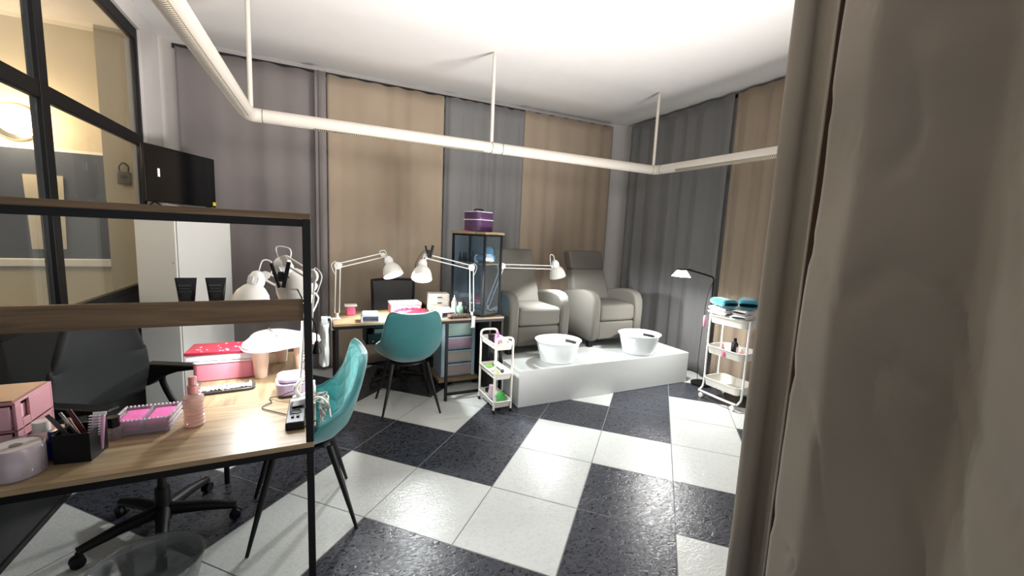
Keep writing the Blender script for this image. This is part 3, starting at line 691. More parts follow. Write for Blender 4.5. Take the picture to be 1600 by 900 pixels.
B().box(-.07, .08, -.04, .05, .0985, .102).obj('filter_panel', mat('filter_grey', (150, 152, 156), .5), bx, bevel=.001)
rp = thing('red_package', 'red shiny wrapped package in front of the white and pink box', 'package', (.795, 3.705, T))
B().grid(lambda u, v: Vector(((u-.5)*.30, (v-.5)*.10, (.004+.056*(math.sin(PI*u)**.25)*(math.sin(PI*v)**.4)*(1+.25*mn.noise(Vector((u*12, v*5, 0))))) if 0 < u < 1 and 0 < v < 1 else .001)), 60, 16).obj('wrapper', mat('red_foil', (214, 34, 56), .25, coat=.5), rp, thick=.003)
# pink jar + tape by the left lamp
pj = thing('pink_box', 'small pink container beside the left lamp clamp on the back desk', 'container', (.305, 3.82, T))
B().box(-.035, .035, -.03, .03, 0, .075).obj('box_body', mat('hot_pink', (224, 96, 136), .4), pj, bevel=.005); B().box(-.05, .05, -.035, .035, .076, .092).obj('lid', WPLA, pj, bevel=.003)
# mini drawers
md = thing('mini_drawer_unit', 'small beige three drawer unit on the right of the back desk', 'drawer unit', (1.10, 3.885, T), -.1)
BEI = mat('beige_plastic', (196, 188, 176), .5)
B().box(-.095, .095, -.07, .08, 0, .165).obj('carcass', BEI, md, bevel=.003)
for k in range(3):
    dr = B().box(-.085, .085, -.0745, -.0705, .008+k*.052, .053+k*.052).obj('drawer', mat('drawer_front', (168, 160, 150), .4), md, bevel=.002)
    B().tube([(-.02, -.078, .03+k*.052), (.02, -.078, .03+k*.052)], .004, 6).obj('handle', BLKP, dr)
bottle('white pump bottle beside the mini drawers on the back desk', (1.19, 3.66, T), [(.024, 0), (.025, .005), (.025, .11), (.014, .13)], mat('milky', (210, 216, 208), .3), [(.013, .13), (.013, .15), (.004, .152), (.004, .175)], WPLA)
bottle('pale green bottle on the back desk near the right lamp', (1.225, 3.59, T), [(.03, 0), (.032, .005), (.032, .08), (.016, .095)], mat('pale_green', (150, 190, 168), .3), [(.016, .095), (.016, .12)], WPLA)
bottle('slim black bottle on the back desk beside the right lamp arm', (1.262, 3.56, T), [(.016, 0), (.017, .004), (.017, .09), (.008, .1)], DKB, [(.009, .1), (.009, .13)], BLKP)
bottle('short white jar on the back desk in front of the mini drawers', (1.13, 3.70, T), [(.03, 0), (.032, .004), (.032, .05)], WPLA, [(.033, .05), (.033, .068)], CHROME, name='jar', cat='jar')
bottle('second short silver lidded jar beside the mini drawers', (1.19, 3.735, T), [(.022, 0), (.024, .004), (.024, .045)], ACRY, [(.025, .045), (.025, .06)], CHROME, name='jar', cat='jar')
# brown fluffy beads garland over the edge
fz = B(); rr = random.Random(5)
for i in range(60):
    u = i/59; fz.ball((1.08+.19*u, 3.466+.02*math.sin(i*2.1), T+.014+.012*abs(math.sin(i*1.7))), .0135, n=8)
tag(fz.obj('beaded_garland', mat('brown_beads', (70, 52, 44), .7)), 'dark brown knobbly bead garland lying on the front edge of the back desk', 'garland')
# black under-desk tray/box
ub = thing('under_desk_drawer', 'black drawer box hung under the left part of the back desk', 'drawer box', (.515, 3.66, .56))
B().box(-.115, .10, -.1, .14, -.02, -.012).box(-.115, -.107, -.1, .14, -.012, .145).box(.092, .10, -.1, .14, -.012, .145).box(-.107, .092, .132, .14, -.012, .145).obj('tray_box', BLKP, ub, bevel=.003)
B().box(-.10, .085, -.104, -.098, -.01, .07).obj('drawer_front', BLKP, ub, bevel=.002); B().lathe([(.006, 0), (.008, .012)], (-.06, -.104, .01), (0, -1, 0), n=10).obj('knob', CHROME, ub)
tag(B().box(.475, .595, 3.60, 3.72, .549, .66).obj('paper_stack', mat('grey_papers', (130, 130, 132), .7), bevel=.003), 'grey stack of papers inside the black drawer box under the back desk', 'papers')
# drawer tower
dt = thing('drawer_tower', 'pale blue plastic tower of four drawers under the back desk', 'drawer tower', (1.30, 3.955, .0845))
PB = mat('pale_blue_plastic', (176, 200, 214), .4)
for s in (-1, 1): B().box(s*.155-.018, s*.155+.018, -.13, .16, 0, .56).obj('side_panel', PB, dt, bevel=.004)
B().box(-.19, .19, -.14, .17, .561, .585).obj('top_panel', PB, dt, bevel=.004)
cols = [(176, 160, 158), (196, 186, 176), (178, 146, 166), (136, 176, 160)]
for k in range(4):
    z = .02+k*.135
    B().box(-.136, .136, -.12, .16, z-.016, z-.004).obj('shelf_rail', PB, dt, bevel=.002)
    dr = B().box(-.134, .134, -.135, -.128, z, z+.115).box(-.134, -.130, -.127, .15, z, z+.1).box(.130, .134, -.127, .15, z, z+.1).box(-.13, .13, .146, .15, z, z+.1).box(-.13, .13, -.127, .145, z, z+.004).obj('drawer', mat('drawer_clear%d' % k, cols[k], .25), dt, bevel=.002)
    B().box(-.134, .134, -.15, -.136, z+.10, z+.115).obj('lip_handle', PB, dr, bevel=.003)
bd = thing('plant_dolly', 'low wooden board on casters carrying the drawer tower', 'dolly', (1.295, 3.97, 0))
B().box(-.205, .205, -.20, .20, .052, .0835).obj('board', OAK, bd, bevel=.003)
for (x, y) in ((-.17, -.15), (.17, -.15), (-.17, .15), (.17, .15)): B().lathe([(.024, -.01), (.025, 0), (.024, .01)], (x, y, .0255), (1, 0, 0), n=14).box(x-.014, x+.014, y-.012, y+.012, .04, .0515).obj('caster', BLKP, bd)
tag(B().box(1.505, 1.53, 3.56, 4.2, .001, .70).obj('dark_panel', mat('panel_charcoal', (26, 26, 28), .6), bevel=.003), 'dark upright panel standing under the right end of the back desk', 'panel')
# grey shopping bag hanging at the desk end
hb = thing('plastic_bag', 'crumpled grey plastic bag hanging at the left end of the back desk', 'bag', (.085, 3.50, .42))
HB = mat('bag_grey', (168, 172, 172), .35, var=.06)
def bagf(u, v):
    a = u*2*PI; z = v*.34; r = (.062-.012*v)*(1+.18*mn.noise(Vector((math.cos(a)*1.5, math.sin(a)*1.5, v*4))))
    if v == 0: r *= .5
    return Vector((math.cos(a)*r*.62, math.sin(a)*r*1.9, z))
B().grid(bagf, 32, 18).obj('bag_body', HB, hb, thick=.002)
B().tube(arc([(-.02, -.05, .33), (-.0, -.04, .37), (.04, -.02, .38), (.055, .0, .345)]), .004, 6).tube(arc([(-.02, .05, .33), (-.0, .04, .37), (.04, .02, .38), (.055, .0, .345)]), .004, 6).obj('bag_handle', HB, hb)
tag(B().box(.063, .107, 3.45, 3.53, .60, .805).obj('white_carton', mat('carton', (215, 220, 224), .5), bevel=.004), 'white carton sticking up out of the hanging grey plastic bag', 'carton')
tag(B().box(.085, .105, 3.535, 3.57, .62, .81).obj('navy_tube', mat('navy', (38, 48, 72), .4), bevel=.004), 'navy blue package beside the white carton in the grey plastic bag', 'package')

# ------------------------------------------------------------ things on the foreground desk
def cbox(x, y, w, d, z0, z1): return (x-w/2, x+w/2, y-d/2, y+d/2, z0, z1)
# pink mini drawers at far left
pdw = thing('pink_drawer_unit', 'pink plastic two drawer organiser at the left edge of the foreground desk', 'drawer unit', (-.915, 1.83, T), .0)
PP = mat('dusty_pink', (178, 128, 136), .45)
B().box(-.11, .10, -.1, .1, 0, .008).box(-.11, .10, -.1, .1, .085, .093).box(-.11, .10, -.1, .1, .172, .18).box(-.11, .10, .09, .1, .008, .172).box(.092, .10, -.1, -.07, .008, .172).box(.092, .1, -.03, .09, .008, .172).box(.092, .1, -.07, -.03, .06, .115).box(.092, .1, -.07, -.03, .008, .03).box(-.11, -.102, -.1, .09, .008, .172).obj('frame', PP, pdw, bevel=.002)
for k in range(2):
    z = .010+k*.086
    dr = B().box(-.1, .088, -.104, -.098, z, z+.072).box(-.1, .088, -.097, .085, z, z+.004).box(.083, .088, -.097, .085, z+.005, z+.06).obj('drawer', PINKL, pdw, bevel=.001)
    B().box(-.03, .03, -.112, -.105, z+.03, z+.045).obj('handle', PP, dr, bevel=.002)
B().box(-.10, .09, -.09, .09, .1805, .184).obj('top_inset', mat('tan_top', (150, 110, 92), .4), pdw, smooth=False)
# wipes roll in clear canister
wr = thing('paper_roll', 'white paper roll in a clear holder at the left of the foreground desk', 'paper roll', (-.775, 1.625, T))
pr_ = B().lathe([(.016, .002), (.052, .002), (.052, .088), (.016, .088)], n=32, cap0=False, cap1=False).lathe([(.016, .088), (.016, .002)], n=32, cap0=False, cap1=False).obj('roll', mat('tissue', (200, 190, 188), .9, bump=.2), wr)
B().lathe([(.056, 0), (.059, .003), (.059, .092)], n=32, cap1=False).obj('clear_holder', ACRY, wr, thick=.0015)
# small white cap bottle, blue bottles
bottle('clear bottle with a square white cap behind the paper roll', (-.765, 1.735, T), [(.024, 0), (.026, .004), (.026, .07), (.018, .08)], ACRY, [(.02, .08), (.02, .112)], mat('cap_cream', (222, 216, 206), .4))
NAV = mat('cobalt_bottle', (16, 26, 84), .2)
bottle('dark cobalt bottle nearer the camera beside the black pen cup', (-.725, 1.700, T), [(.018, 0), (.02, .004), (.02, .062), (.01, .07)], NAV, [(.0125, .07), (.0125, .085), (.011, .09)], NAV)
bottle('dark cobalt bottle behind, almost touching the pen cup', (-.706, 1.752, T), [(.018, 0), (.02, .004), (.02, .07), (.01, .078)], NAV, [(.0125, .078), (.0125, .095), (.011, .1)], NAV)
# pen cup
pc = thing('pen_cup', 'black square pen cup full of files and brushes on the foreground desk', 'pen cup', (-.660, 1.690, T), -.12)
w_, h_ = .045, .092
B().box(-w_, w_, -w_, w_, 0, .003).box(-w_, w_, -w_, -w_+.002, .003, h_).box(-w_, w_, w_-.002, w_, .003, h_).box(-w_, -w_+.002, -w_+.002, w_-.002, .003, h_).box(w_-.002, w_, -w_+.002, w_-.002, .003, h_).obj('cup', BLKP, pc, smooth=False)
def inpc(name, label, cat, a, b, w, th, m, cap=None):
    q = Matrix.Rotation(-.12, 3, 'Z'); c0 = Vector((-.660, 1.690, T)); A = c0+q @ Vector(a); Bv = c0+q @ Vector(b)
    o = tag(B().obox(A, Bv, w, th, up=(0, 1, 0)).obj(name, m, bevel=.001), label, cat); return o
inpc('nail_file', 'silver grey nail file leaning furthest left in the pen cup', 'nail file', (.008, .0, .006), (-.070, -.008, .145), .012, .004, mat('file_dark', (70, 66, 64), .5))
inpc('tweezers', 'shiny metal tweezers leaning left in the pen cup', 'tweezers', (.018, .01, .006), (-.050, .01, .142), .008, .004, CHROME)
inpc('nail_file', 'dark red nail file leaning left in the pen cup', 'nail file', (.028, .02, .006), (-.034, .02, .146), .012, .003, mat('file_red', (84, 30, 36), .5))
inpc('nail_file', 'thin tan orange stick in the middle of the pen cup', 'nail file', (.034, -.01, .006), (-.018, -.012, .132), .004, .004, mat('orange_stick', (150, 110, 80), .6))
nb = thing('nail_brush', 'lilac pink bristled nail brush standing in the pen cup', 'nail brush', (-.628, 1.700, T), -.12)
B().obox((.0, 0, .01), (.012, 0, .125), .032, .012, up=(0, 1, 0)).obj('handle', mat('brush_pink', (196, 150, 182), .4), nb, bevel=.004)
br = B()
for i in range(5):
    for j in range(9): br.obox((-.012+i*.006+j*.001, -.007, .055+j*.009), (-.012+i*.006+j*.001, -.016, .056+j*.009), .003, .003)
for i in range(6): br.obox((-.0+i*.0055, 0, .124), (.001+i*.0055, 0, .134), .0028, .006)
br.obj('bristles', WPLA, nb, smooth=False)
bottle('small clear dappen dish with black lid between pen cup and wipes tray', (-.618, 1.800, T), [(.02, 0), (.022, .003), (.022, .04)], ACRY, [(.017, .04), (.018, .075)], DKB, name='jar', cat='jar')
# acrylic tray with wipes
at_ = thing('acrylic_tray', 'clear acrylic two compartment tray of pink wipes on the foreground desk', 'tray', (-.545, 1.870, T), -.03)
a1, a2, ah = .082, .068, .052
tb_ = B().box(-a1, a1, -a2, a2, 0, .003)
for (x0, x1, y0, y1) in ((-a1, a1, -a2, -a2+.003), (-a1, a1, a2-.003, a2), (-a1, -a1+.003, -a2+.003, a2-.003), (a1-.003, a1, -a2+.003, a2-.003), (-.0015, .0015, -a2+.003, a2-.003)): tb_.box(x0, x1, y0, y1, .003, ah)
tb_.obj('tray_shell', ACRY, at_, smooth=False)
st = B()
for k in range(15):
    for y in (-a2, a2): st.ball((-a1+k*2*a1/14, y, ah), .0045, n=8)
for k in range(11):
    for x in (-a1, a1):
        for z in (ah, ah*.66, ah*.33): st.ball((x, -a2+k*2*a2/10, z), .0045, n=8)
st.obj('beaded_rim', mat('clear_beads', (225, 220, 225), .1, spec=.8), at_)
WP = mat('pink_wipes', (206, 96, 160), .9, bump=.4, bscale=200, var=.12, vscale=60)
for s in (-1, 1):
    o = B().box(s*.040-.032, s*.040+.032, -.055, .055, .0035, .046).obj('wipe_stack', WP, at_, bevel=.006); tag(o, 'stack of pink lint-free wipes')
# pump bottle
pb = thing('pump_bottle', 'ribbed clear bottle with rose pump cap on the foreground desk', 'bottle', (-.398, 1.822, T))
pf = [(.024, 0)]
for k in range(33):
    z = .004+.105*k/32; pf.append((.0305+.0022*math.sin(k*PI/2.2), z))
pf += [(.026, .116), (.016, .122)]
B().lathe(pf, n=28).obj('body', glassy('rosy_clear', (232, 208, 202), .5), pb)
B().lathe([(.017, .122), (.0175, .128), (.0175, .152), (.013, .156), (.013, .182), (.011, .186)], n=20).obj('pump_cap', mat('rose_cap', (206, 140, 136), .4), pb)
# foil tray
ft = thing('foil_tray', 'long dark tray holding crumpled foil on the foreground desk', 'tray', (-.355, 2.175, T), .08)
B().prism(rrect(.23, .085, .03), 0, .012).obj('tray_shell', mat('tray_dark', (60, 56, 54), .35), ft, bevel=.003)
B().grid(lambda u, v: Vector(((u-.5)*.20, (v-.5)*.055, .0125+.009*abs(mn.noise(Vector((u*14, v*6, 3))))*2)), 60, 20).obj('foil', mat('foil', (225, 222, 226), .25, metal=.7), ft, thick=.001)
# pink case with red lid box
pk = thing('pink_case', 'pink plastic case with white rim on the foreground desk, under the red box', 'case', (-.385, 2.40, T), .04)
B().prism(rrect(.245, .15, .02), 0, .082).obj('case_body', PINK, pk, bevel=.005)
B().prism(rrect(.25, .155, .022), .083, .095).obj('rim', mat('rim_white', (240, 226, 232), .4), pk, bevel=.004)
B().box(-.08, .10, -.045, .045, .0953, .0975).obj('top_recess', mat('recess_grey', (160, 160, 170), .3), pk, bevel=.001)
rb = thing('red_box', 'flat white box with red patterned lid lying on the pink case', 'box', (-.395, 2.41, T+.098), -.02)
B().box(-.135, .135, -.085, .085, 0, .03).obj('box_body', mat('box_white', (236, 228, 236), .4), rb, bevel=.002)
ld = B().box(-.139, .139, -.089, .089, .031, .044).obj('lid', RED, rb, bevel=.002)
bl = B(); rr = random.Random(9)
for i in range(26):
    x, y = rr.uniform(-.125, .125), rr.uniform(-.075, .075); bl.ball((x, y, .044), .004+rr.random()*.003, sz=.25, n=8)
bl.obj('lid_pattern', mat('lid_light', (240, 150, 160), .4), ld)
# manicure hand rest with lobed top
hr = thing('hand_rest', 'white cloud shaped manicure hand rest on splayed legs', 'hand rest', (-.155, 2.43, T), 0)
pts = []
for k in range(72):
    a = 2*PI*k/72
    r = .160*(1+.15*math.cos(3*a+.4)); pts.append((r*math.cos(a)*1.05, r*math.sin(a)*1.25))
HW = mat('hand_rest_white', (240, 236, 236), .3)
B().prism(pts, .150, .168).obj('top_slab', HW, hr, bevel=.006, seg=3)
B().tube([(x, y, .1475) for x, y in pts], .004, 6, close=True).obj('rim_line', PINKL, hr)
LGM = mat('hand_rest_leg', (236, 206, 186), .4)
for (x, y) in ((-.075, -.12), (.105, -.08), (.0, .13)):
    B().lathe([(.022, 0), (.024, .004), (.036, .143)], (x, y, 0), n=18, sx=1.1).obj('leg', LGM, hr)
B().lathe([(.05, .1685), (.052, .178), (.044, .178), (.04, .170)], (.06, .0, 0), n=28, cap0=False).obj('dust_fan', PINKL, hr)
B().obox((-.01, -.01, .172), (-.05, .02, .215), .008, .006).obj('stylus', CHROME, hr, bevel=.001)
# lilac curing lamp
lu = thing('lilac_nail_lamp', 'lilac rounded nail curing lamp beside the power strip on the foreground desk', 'nail lamp', (-.085, 2.06, T), .12)
B().prism(rrect(.13, .14, .035), .008, .060).obj('housing', LILAC, lu, bevel=.006, seg=3)
B().prism(rrect(.118, .128, .034), .0605, .085).obj('top_cover', mat('lilac_light', (208, 196, 222), .35), lu, bevel=.018, seg=4)
B().prism(rrect(.11, .12, .03), .0, .0078).obj('base', mat('lilac_dark', (130, 112, 130), .5), lu, bevel=.002)
for s in (-1, 1): B().lathe([(.018, .0855), (.018, .0862)], (s*.028, 0, 0), n=20).obj('button_ring', mat('ring_grey', (180, 176, 200), .4), lu)
# power strip
ps = thing('power_strip', 'black power strip with a grey face on the corner of the foreground desk', 'power strip', (-.060, 1.775, T), -.02)
B().box(-.032, .032, -.125, .125, 0, .028).obj('body', BLKP, ps, bevel=.003); B().box(-.029, .029, -.122, .122, .0285, .031).obj('face', mat('strip_face', (110, 112, 116), .35, metal=.4), ps, bevel=.001)
for k in range(4):
    y = -.03+k*.042; B().lathe([(.019, .0312), (.02, .034), (.017, .034), (.016, .0315)], (0, y, 0), n=20, cap0=False).obj('socket_ring', BLKP, ps)
for k in range(2): B().box(-.015+k*.018, -.005+k*.018, -.085, -.068, .0312, .037).obj('switch', BLKP, ps, bevel=.001)
pg = [((-.062, 1.80), 'white right-angle plug on the power strip, nearer the camera'), ((-.055, 1.845), 'white plug with looped cable at the far end of the power strip')]
for i, ((x, y), lab) in enumerate(pg):
    t = thing('power_plug', lab, 'plug', (x, y, T+.0352), .25+.3*i)
    B().box(-.02, .05, -.013, .013, .0, .026).obj('plug_body', WPLA, t, bevel=.005)
    if i: B().tube(arc([(.0, 0, .026), (-.01, .0, .06), (.03, .01, .085), (.075, .02, .05), (.085, .03, .0), (.09, .045, -.02)]), .0085, 8).obj('cable', mat('cable_white', (220, 218, 212), .5), t)
    else: B().tube(arc([(.05, 0, .013), (.085, -.01, .02), (.12, .0, -.02), (.13, .0, -.08)]), .004, 8).obj('cable', mat('cable_white', (220, 218, 212), .5), t)
# tangled cables hanging off the desk edge
hc = B()
for k in range(6):
    rr = random.Random(20+k); p = [Vector((-.015, 1.82+.02*k, T+.03))]
    for j in range(5): p.append(Vector((.022+rr.uniform(0, .034), 1.80+rr.uniform(0, .10), T+.03-j*.022+rr.uniform(-.015, .015))))
    hc.tube(arc(p, 6), .003, 6)
tag(hc.obj('cable_tangle', mat('cable_greige', (150, 144, 136), .5)), 'tangle of white cables spilling over the right edge of the foreground desk', 'cables', kind='stuff')
tag(B().tube(arc([(-.03, 1.90, T+.04), (-.07, 1.93, T+.05), (-.13, 1.97, T+.02), (-.17, 2.0, T+.004), (-.16, 1.95, T+.004), (-.19, 1.90, T+.004), (-.13, 1.83, T+.004), (-.098, 1.80, T+.004)]), .0022, 6).obj('thin_cable', mat('cable_dark', (60, 54, 52), .5)), 'thin dark cable looping on the desk beside the lilac lamp', 'cable')
tag(B().tube(arc([(-.065, 1.80, T+.06), (-.08, 1.765, T+.05), (-.075, 1.70, T+.02), (-.055, 1.665, T+.004), (-.02, 1.67, T+.004), (.008, 1.70, T+.004), (.012, 1.74, T-.03)]), .0028, 6).obj('black_cable', BLKP), 'thick black cable curving round the near end of the power strip', 'cable')
# tubes on middle shelf
def ctube(label, x):
    t = thing('cream_tube', label, 'cream tube', (x, 1.69, 1.2005), 0, 'black cream tubes')
    DK = mat('tube_black', (20, 20, 21), .4)
    B().lathe([(.019, 0), (.0195, .016)], n=20).obj('cap', DK, t)
    bb = B(); N_ = 24; rings = []
    for j in range(9):
        v = j/8; z = .0165+.097*v; wx_ = .020+.010*v; wy_ = .020*(1-v)+.0018
        rings.append([bb.b.verts.new((wx_*math.copysign(abs(math.cos(a))**(1-.45*v), math.cos(a)), wy_*math.sin(a), z)) for a in [2*PI*k/N_ for k in range(N_)]])
    for a, b2 in zip(rings, rings[1:]):
        for k in range(N_): bb.b.faces.new((a[k], a[(k+1) % N_], b2[(k+1) % N_], b2[k]))
    bb.b.faces.new(rings[0][::-1]); bb.b.faces.new(rings[-1])
    bb.obj('tube_body', DK, t)
    lb_ = B()
    for r_, (z, hw, hh) in enumerate(((.090, .017, .0035), (.080, .014, .002), (.070, .018, .0025))): lb_.box(-hw, hw, -.0195, -.0188, z-hh, z+hh)
    for k in range(11): lb_.box(-.016+k*.003, -.0146+k*.003, -.0205, -.0198, .036, .050)
    lb_.obj('label_print', mat('tube_print', (84, 80, 76), .5), t, smooth=False)
    return t
ctube('black cream tube standing on the hutch shelf, the left of two', -.372)
ctube('black cream tube standing on the hutch shelf, nearer the foreground lamps', -.290)
# wastebasket
wb = thing('wastebasket', 'clear ribbed plastic wastebasket lined with a bag under the foreground desk', 'bin', (-.56, 1.815, 0))
def wbf(u, v):
    a = u*2*PI; r = .105+.05*v; return Vector((math.cos(a)*r*1.1, math.sin(a)*r, .002+v*.243))
B().grid(wbf, 40, 10).lathe([(.002, .001), (.1, .001)], n=40, cap0=False, cap1=False).obj('bucket', BINPL, wb, thick=.003)
B().tube([(math.cos(2*PI*k/40)*.155*1.1, math.sin(2*PI*k/40)*.155, .245) for k in range(40)], .0045, 6, close=True).obj('rim', BINPL, wb)
def lin(u, v):
    a = u*2*PI; r = (.107+.05*v)*(1.015+.02*mn.noise(Vector((math.cos(a)*4, math.sin(a)*4, v*5)))); return Vector((math.cos(a)*r*1.1, math.sin(a)*r, .08+v*.172))
B().grid(lin, 60, 10).obj('bin_liner', glassy('liner', (215, 215, 215), .08), wb, thick=.001)

# ------------------------------------------------------------ trolleys
def basket(t, cx, cy, z, lx, ly, h, r, m, nm='tray', th=.003):
    b_ = B(); o1 = rrect(lx, ly, r, 5); o0 = rrect(lx-.03, ly-.03, max(.01, r-.012), 5); n = len(o1)
    lip = rrect(lx+.012, ly+.012, r+.006, 5)
    R_ = [[b_.b.verts.new((cx+x, cy+y, zz)) for x, y in oo] for oo, zz in ((o0, z), (o1, z+h), (lip, z+h), (lip, z+h-.012))]
    b_.b.faces.new(R_[0][::-1])
    for a, c in zip(R_, R_[1:]):
        for k in range(n): b_.b.faces.new((a[k], a[(k+1) % n], c[(k+1) % n], c[k]))
    return b_.obj(nm, m, t, thick=th)
# slim trolley in front of the platform
s1 = thing('slim_trolley', 'slim white three tier trolley at the left corner of the platform', 'trolley', (1.445, 3.235, 0))
for z in (.045, .29, .545): basket(s1, 0, 0, z, .165, .35, .055, .022, CREAM)
for (x, y) in ((-.078, -.168), (.078, -.168), (-.078, .168), (.078, .168)):
    B().tube([(x, y, .03), (x, y, .61)], .0095, 10).obj('post', CREAM, s1)
    B().lathe([(.015, -.008), (.016, 0), (.015, .008)], (x, y, .0165), (1, 0, 0), n=12).obj('caster', BLKP, s1)
for y in (-.17, .17): B().tube(arc([(-.078, y, .605), (-.072, y, .635), (-.05, y, .648), (0, y, .65), (.05, y, .648), (.072, y, .635), (.078, y, .605)], 5), .010, 10).obj('handle', CREAM, s1)
def onT(x, y, z): return (1.445+x, 3.235+y, z)
bottle('bright pink bottle standing in the top tier of the slim trolley', onT(-.01, -.04, .5465), [(.02, 0), (.022, .004), (.022, .085), (.012, .1)], mat('neon_pink', (238, 120, 180), .35), [(.011, .1), (.011, .122)], mat('neon_pink', (238, 120, 180), .35))
bottle('black jar behind the pink bottle on the slim trolley', onT(-.02, .07, .5465), [(.03, 0), (.03, .06)], DKB, [(.031, .06), (.031, .075)], BLKP, name='jar', cat='jar')
bottle('low white dish in the near end of the top trolley tier', onT(.03, -.115, .5465), [(.03, 0), (.035, .03)], WPLA, [(.03, .03), (.026, .035)], mat('tan', (190, 170, 150), .6), name='jar', cat='jar')
bottle('green lidded round pot on the bottom tier of the slim trolley', onT(.028, -.075, .049), [(.025, 0), (.034, .015), (.040, .045), (.036, .075), (.025, .09)], mat('leaf_green', (60, 150, 66), .3), [(.012, .09), (.008, .1)], mat('leaf_green', (60, 150, 66), .3), name='pot', cat='pot')
bottle('large jar with purple label on the bottom tier of the slim trolley', onT(-.033, -.01, .049), [(.028, 0), (.03, .004), (.03, .035)], mat('teal_label', (90, 150, 150), .4), [(.030, .036), (.030, .085), (.024, .115), (.024, .14)], mat('mauve_label', (196, 170, 184), .4), name='jar', cat='jar')
bottle('black banded jar at the far end of the bottom trolley tier', onT(-.02, .08, .049), [(.035, 0), (.035, .05)], mat('jar_cream', (220, 216, 210), .4), [(.036, .05), (.036, .075)], DKB, name='jar', cat='jar')
gb = thing('green_sachet', 'green and white sachets lying in the middle tier of the slim trolley', 'sachet', onT(-.01, .03, .2935))
for k, (c_, y) in enumerate((((150, 190, 90), -.05), ((220, 226, 200), .02), ((120, 170, 80), .08))): B().box(-.045, .035, y-.03, y+.03, .002+k*.012, .012+k*.012, .3*k, (0, y, 0)).obj('sachet', mat('sachet%d' % k, c_, .5), gb, bevel=.003)
br_ = thing('makeup_brush', 'dark handled brush with round head in the middle trolley tier', 'brush', onT(.02, -.06, .33))
B().tube([(-.03, .12, .03), (.01, 0, .0)], .005, 8).obj('handle', mat('brush_dark', (60, 50, 60), .5), br_); B().ball((.012, -.012, 0), .017).obj('brush_head', mat('brush_fur', (80, 66, 80), .9), br_)
pbs = B(); rr = random.Random(4)
for i in range(26): pbs.ball(onT(rr.uniform(-.055, .055), rr.uniform(-.155, -.02), .054+rr.random()*.006), .007, n=8)
tag(pbs.obj('white_pebbles', WPLA, ), 'loose white pellets scattered in the bottom tier of the slim trolley', 'pellets', kind='stuff')

# towel trolley by the right curtain
s2 = thing('towel_trolley', 'white three tier trolley with round corners by the right wall', 'trolley', (3.60, 2.55, 0))
for z in (.135, .455, .755): basket(s2, 0, 0, z, .29, .38, .075, .05, CREAM)
for y in (-.205, .205):
    B().tube(arc([(-.10, y, .83), (-.10, y, .45), (-.10, y, .14), (-.13, y, .08), (-.16, y, .065)], 5), .0095, 10).tube(arc([(.10, y, .83), (.10, y, .45), (.10, y, .14), (.13, y, .08), (.16, y, .065)], 5), .0095, 10).obj('frame_tube', WMET, s2)
for x in (-.165, .165):
    B().tube(arc([(x, -.20, .066), (x, -.1, .064), (x, .1, .064), (x, .20, .066)], 5), .0105, 10).obj('bottom_rail', WMET, s2)
    for y in (-.17, .17):
        B().lathe([(.02, -.012), (.024, -.008), (.024, .008), (.02, .012)], (x, y, .0245), (1, 0, 0), n=16).tube([(x, y, .03), (x, y, .06)], .007).obj('caster', WMET, s2)
TW = mat('teal_towel', (24, 116, 136), .95, bump=1, bscale=260, sheen=.4); WT = mat('white_towel', (222, 224, 222), .95, bump=1, bscale=260, sheen=.3)
def towel(label, loc, rz, lx, ly, h, m, cat='towel', rolls=2):
    t = thing('folded_towel', label, cat, loc, rz, 'towels on the trolley')
    for k in range(rolls):
        def f(u, v, k=k):
            a = u*2*PI; x = (v-.5)*lx
            e = min(1, min(v, 1-v)*9+.15)**.5
            yy = math.copysign(abs(math.cos(a))**.6, math.cos(a))*ly/2*(.9+.1*e); zz = h/rolls/2*math.copysign(abs(math.sin(a))**.7, math.sin(a))*e
            nn = .008*mn.noise(Vector((x*14, yy*14, k*3+loc[0])))
            return Vector((x, yy+nn, h/rolls*(k+.5)+zz+nn*.8))
        B().grid(f, 30, 24).obj('fold', m, t)
    return t
TZ = .832
towel('white towel on the trolley, lower left of the stack', (3.52, 2.665, TZ), 1.5, .20, .12, .084, WT)
towel('white towel on the trolley, front right of the stack', (3.55, 2.455, TZ), .25, .22, .13, .088, WT)
towel('white towel at the wall side of the trolley stack', (3.665, 2.60, TZ), 1.55, .18, .09, .084, WT)
towel('teal rolled towel on top, at the left of the towel stack', (3.50, 2.63, TZ+.09), 1.2, .24, .14, .075, TW, rolls=1)
towel('teal rolled towel on top, at the right of the towel stack', (3.61, 2.46, TZ+.096), .6, .28, .16, .09, TW, rolls=1)
pn = thing('pink_tassel', 'pink cylinder hanging on a loop at the corner of the towel trolley', 'keyring', (3.437, 2.765, .70))
B().lathe([(.012, 0), (.014, .004), (.014, .10), (.01, .11)], n=14).obj('pink_cylinder', mat('soft_pink', (206, 130, 160), .4), pn); B().tube(arc([(0, 0, .11), (-.005, -.015, .15), (.01, -.035, .16), (.02, -.02, .13)]), .002, 6).obj('loop', BLKP, pn)
tall_ = bottle('tall black bottle with white label on the middle tier of the towel trolley', (3.53, 2.49, .459), [(.027, 0), (.03, .004), (.03, .13), (.014, .155)], DKB, [(.013, .155), (.013, .185)], BLKP)
bottle('pink bottle beside the black bottle on the towel trolley', (3.50, 2.60, .459), [(.026, 0), (.028, .004), (.028, .06), (.013, .08)], mat('mid_pink', (214, 124, 152), .35), [(.012, .08), (.012, .11)], mat('pale_cap', (230, 190, 200), .4))
bottle('slim pale pink bottle at the camera end of the towel trolley', (3.51, 2.41, .459), [(.019, 0), (.02, .004), (.02, .085), (.012, .095)], mat('peach_pink', (226, 168, 170), .35), [(.012, .095), (.012, .115)], WPLA)
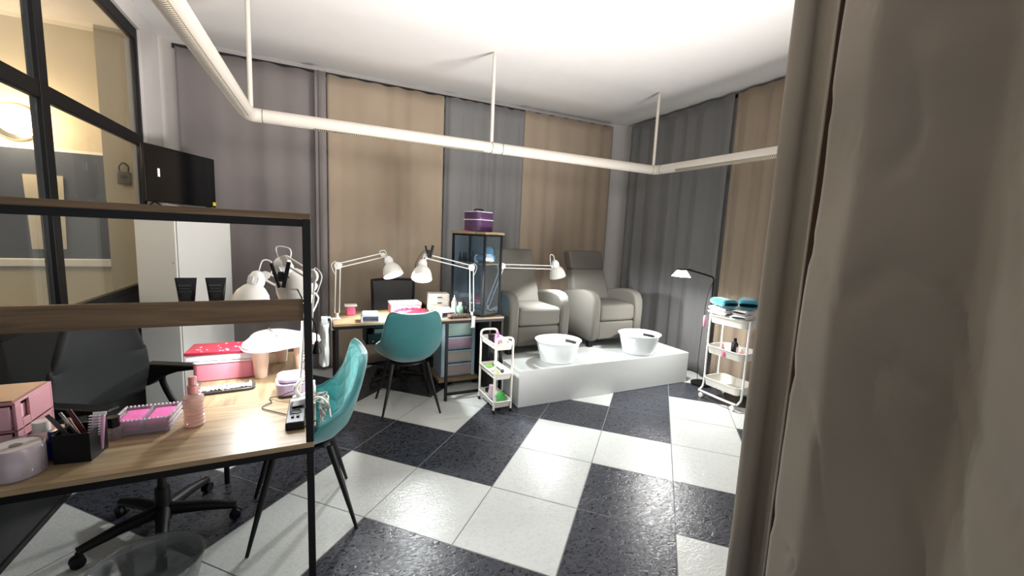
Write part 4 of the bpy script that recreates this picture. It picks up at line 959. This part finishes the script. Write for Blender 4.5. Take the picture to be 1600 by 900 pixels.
bottle('low pink pot on the middle tier of the towel trolley', (3.475, 2.545, .459), [(.024, 0), (.026, .003), (.026, .03)], mat('mid_pink', (214, 124, 152), .35), [(.027, .03), (.027, .045)], mat('mid_pink', (214, 124, 152), .35), name='jar', cat='jar')
B().box(-.015, .015, -.0315, -.0305, .04, .11).obj('bottle_label', mat('label_white', (225, 225, 222), .6), tall_, smooth=False)
for i, (x, y, a, c_, lab) in enumerate(((3.52, 2.50, .5, (226, 200, 196), 'pale pink file lying in the bottom tier of the towel trolley'), (3.56, 2.44, 1.2, (50, 40, 44), 'dark brush lying in the bottom tier of the towel trolley'), (3.50, 2.58, -.3, (220, 214, 206), 'white file at the far end of the bottom tier of the towel trolley'))):
    tag(B().box(x-.045, x+.045, y-.012, y+.012, .140, .152, a, (x, y, 0)).obj('nail_file', mat('litem%d' % i, c_, .5), bevel=.003), lab, 'nail file')

# floor lamp
fl_ = thing('floor_lamp', 'slim black floor lamp with lit rectangular head beside the platform', 'floor lamp', (3.76, 2.99, 0))
B().lathe([(.10, 0), (.105, .004), (.105, .02), (.09, .026)], n=32).obj('base', BLK, fl_)
B().tube(arc([(.03, 0, .024), (.03, .0, .5), (.03, 0, 1.05), (.01, -.01, 1.14), (-.06, -.02, 1.17), (-.41, -.05, 1.238)], 8), .0085, 10).obj('pole', BLK, fl_)
B().tube(arc([(.03, 0, 1.12), (-.03, .01, .95), (-.045, .02, .6), (-.055, .02, .3), (-.04, .02, .05)], 8), .003, 6).obj('cord', BLK, fl_)
hd = B(); c = Vector((-.46, -.05, 1.20))
B().box(-.545, -.40, -.08, -.02, 1.234, 1.246).obj('head_top', BLK, fl_, bevel=.003)
sdh = B(); v0 = [(-.535, -.075, 1.233), (-.465, -.075, 1.233), (-.465, -.025, 1.233), (-.535, -.025, 1.233)]; v1 = [(-.575, -.105, 1.172), (-.43, -.105, 1.165), (-.43, .005, 1.165), (-.575, .005, 1.172)]
a = [sdh.b.verts.new(q) for q in v0]; b2 = [sdh.b.verts.new(q) for q in v1]
for k in range(4): sdh.b.faces.new((a[k], a[(k+1) % 4], b2[(k+1) % 4], b2[k]))
sdh.b.faces.new(a); sdh.b.faces.new(b2[::-1])
sdh.obj('diffuser', mat('led_diffuser', (255, 255, 255), .4, emit=(1, .99, .97), es=4), fl_)
light('floor_lamp_led', 'AREA', (-.50, -.05, 1.155), 16, (1, .99, .97), (.17, .10), rot=(0, math.radians(12), 0), parent=fl_)
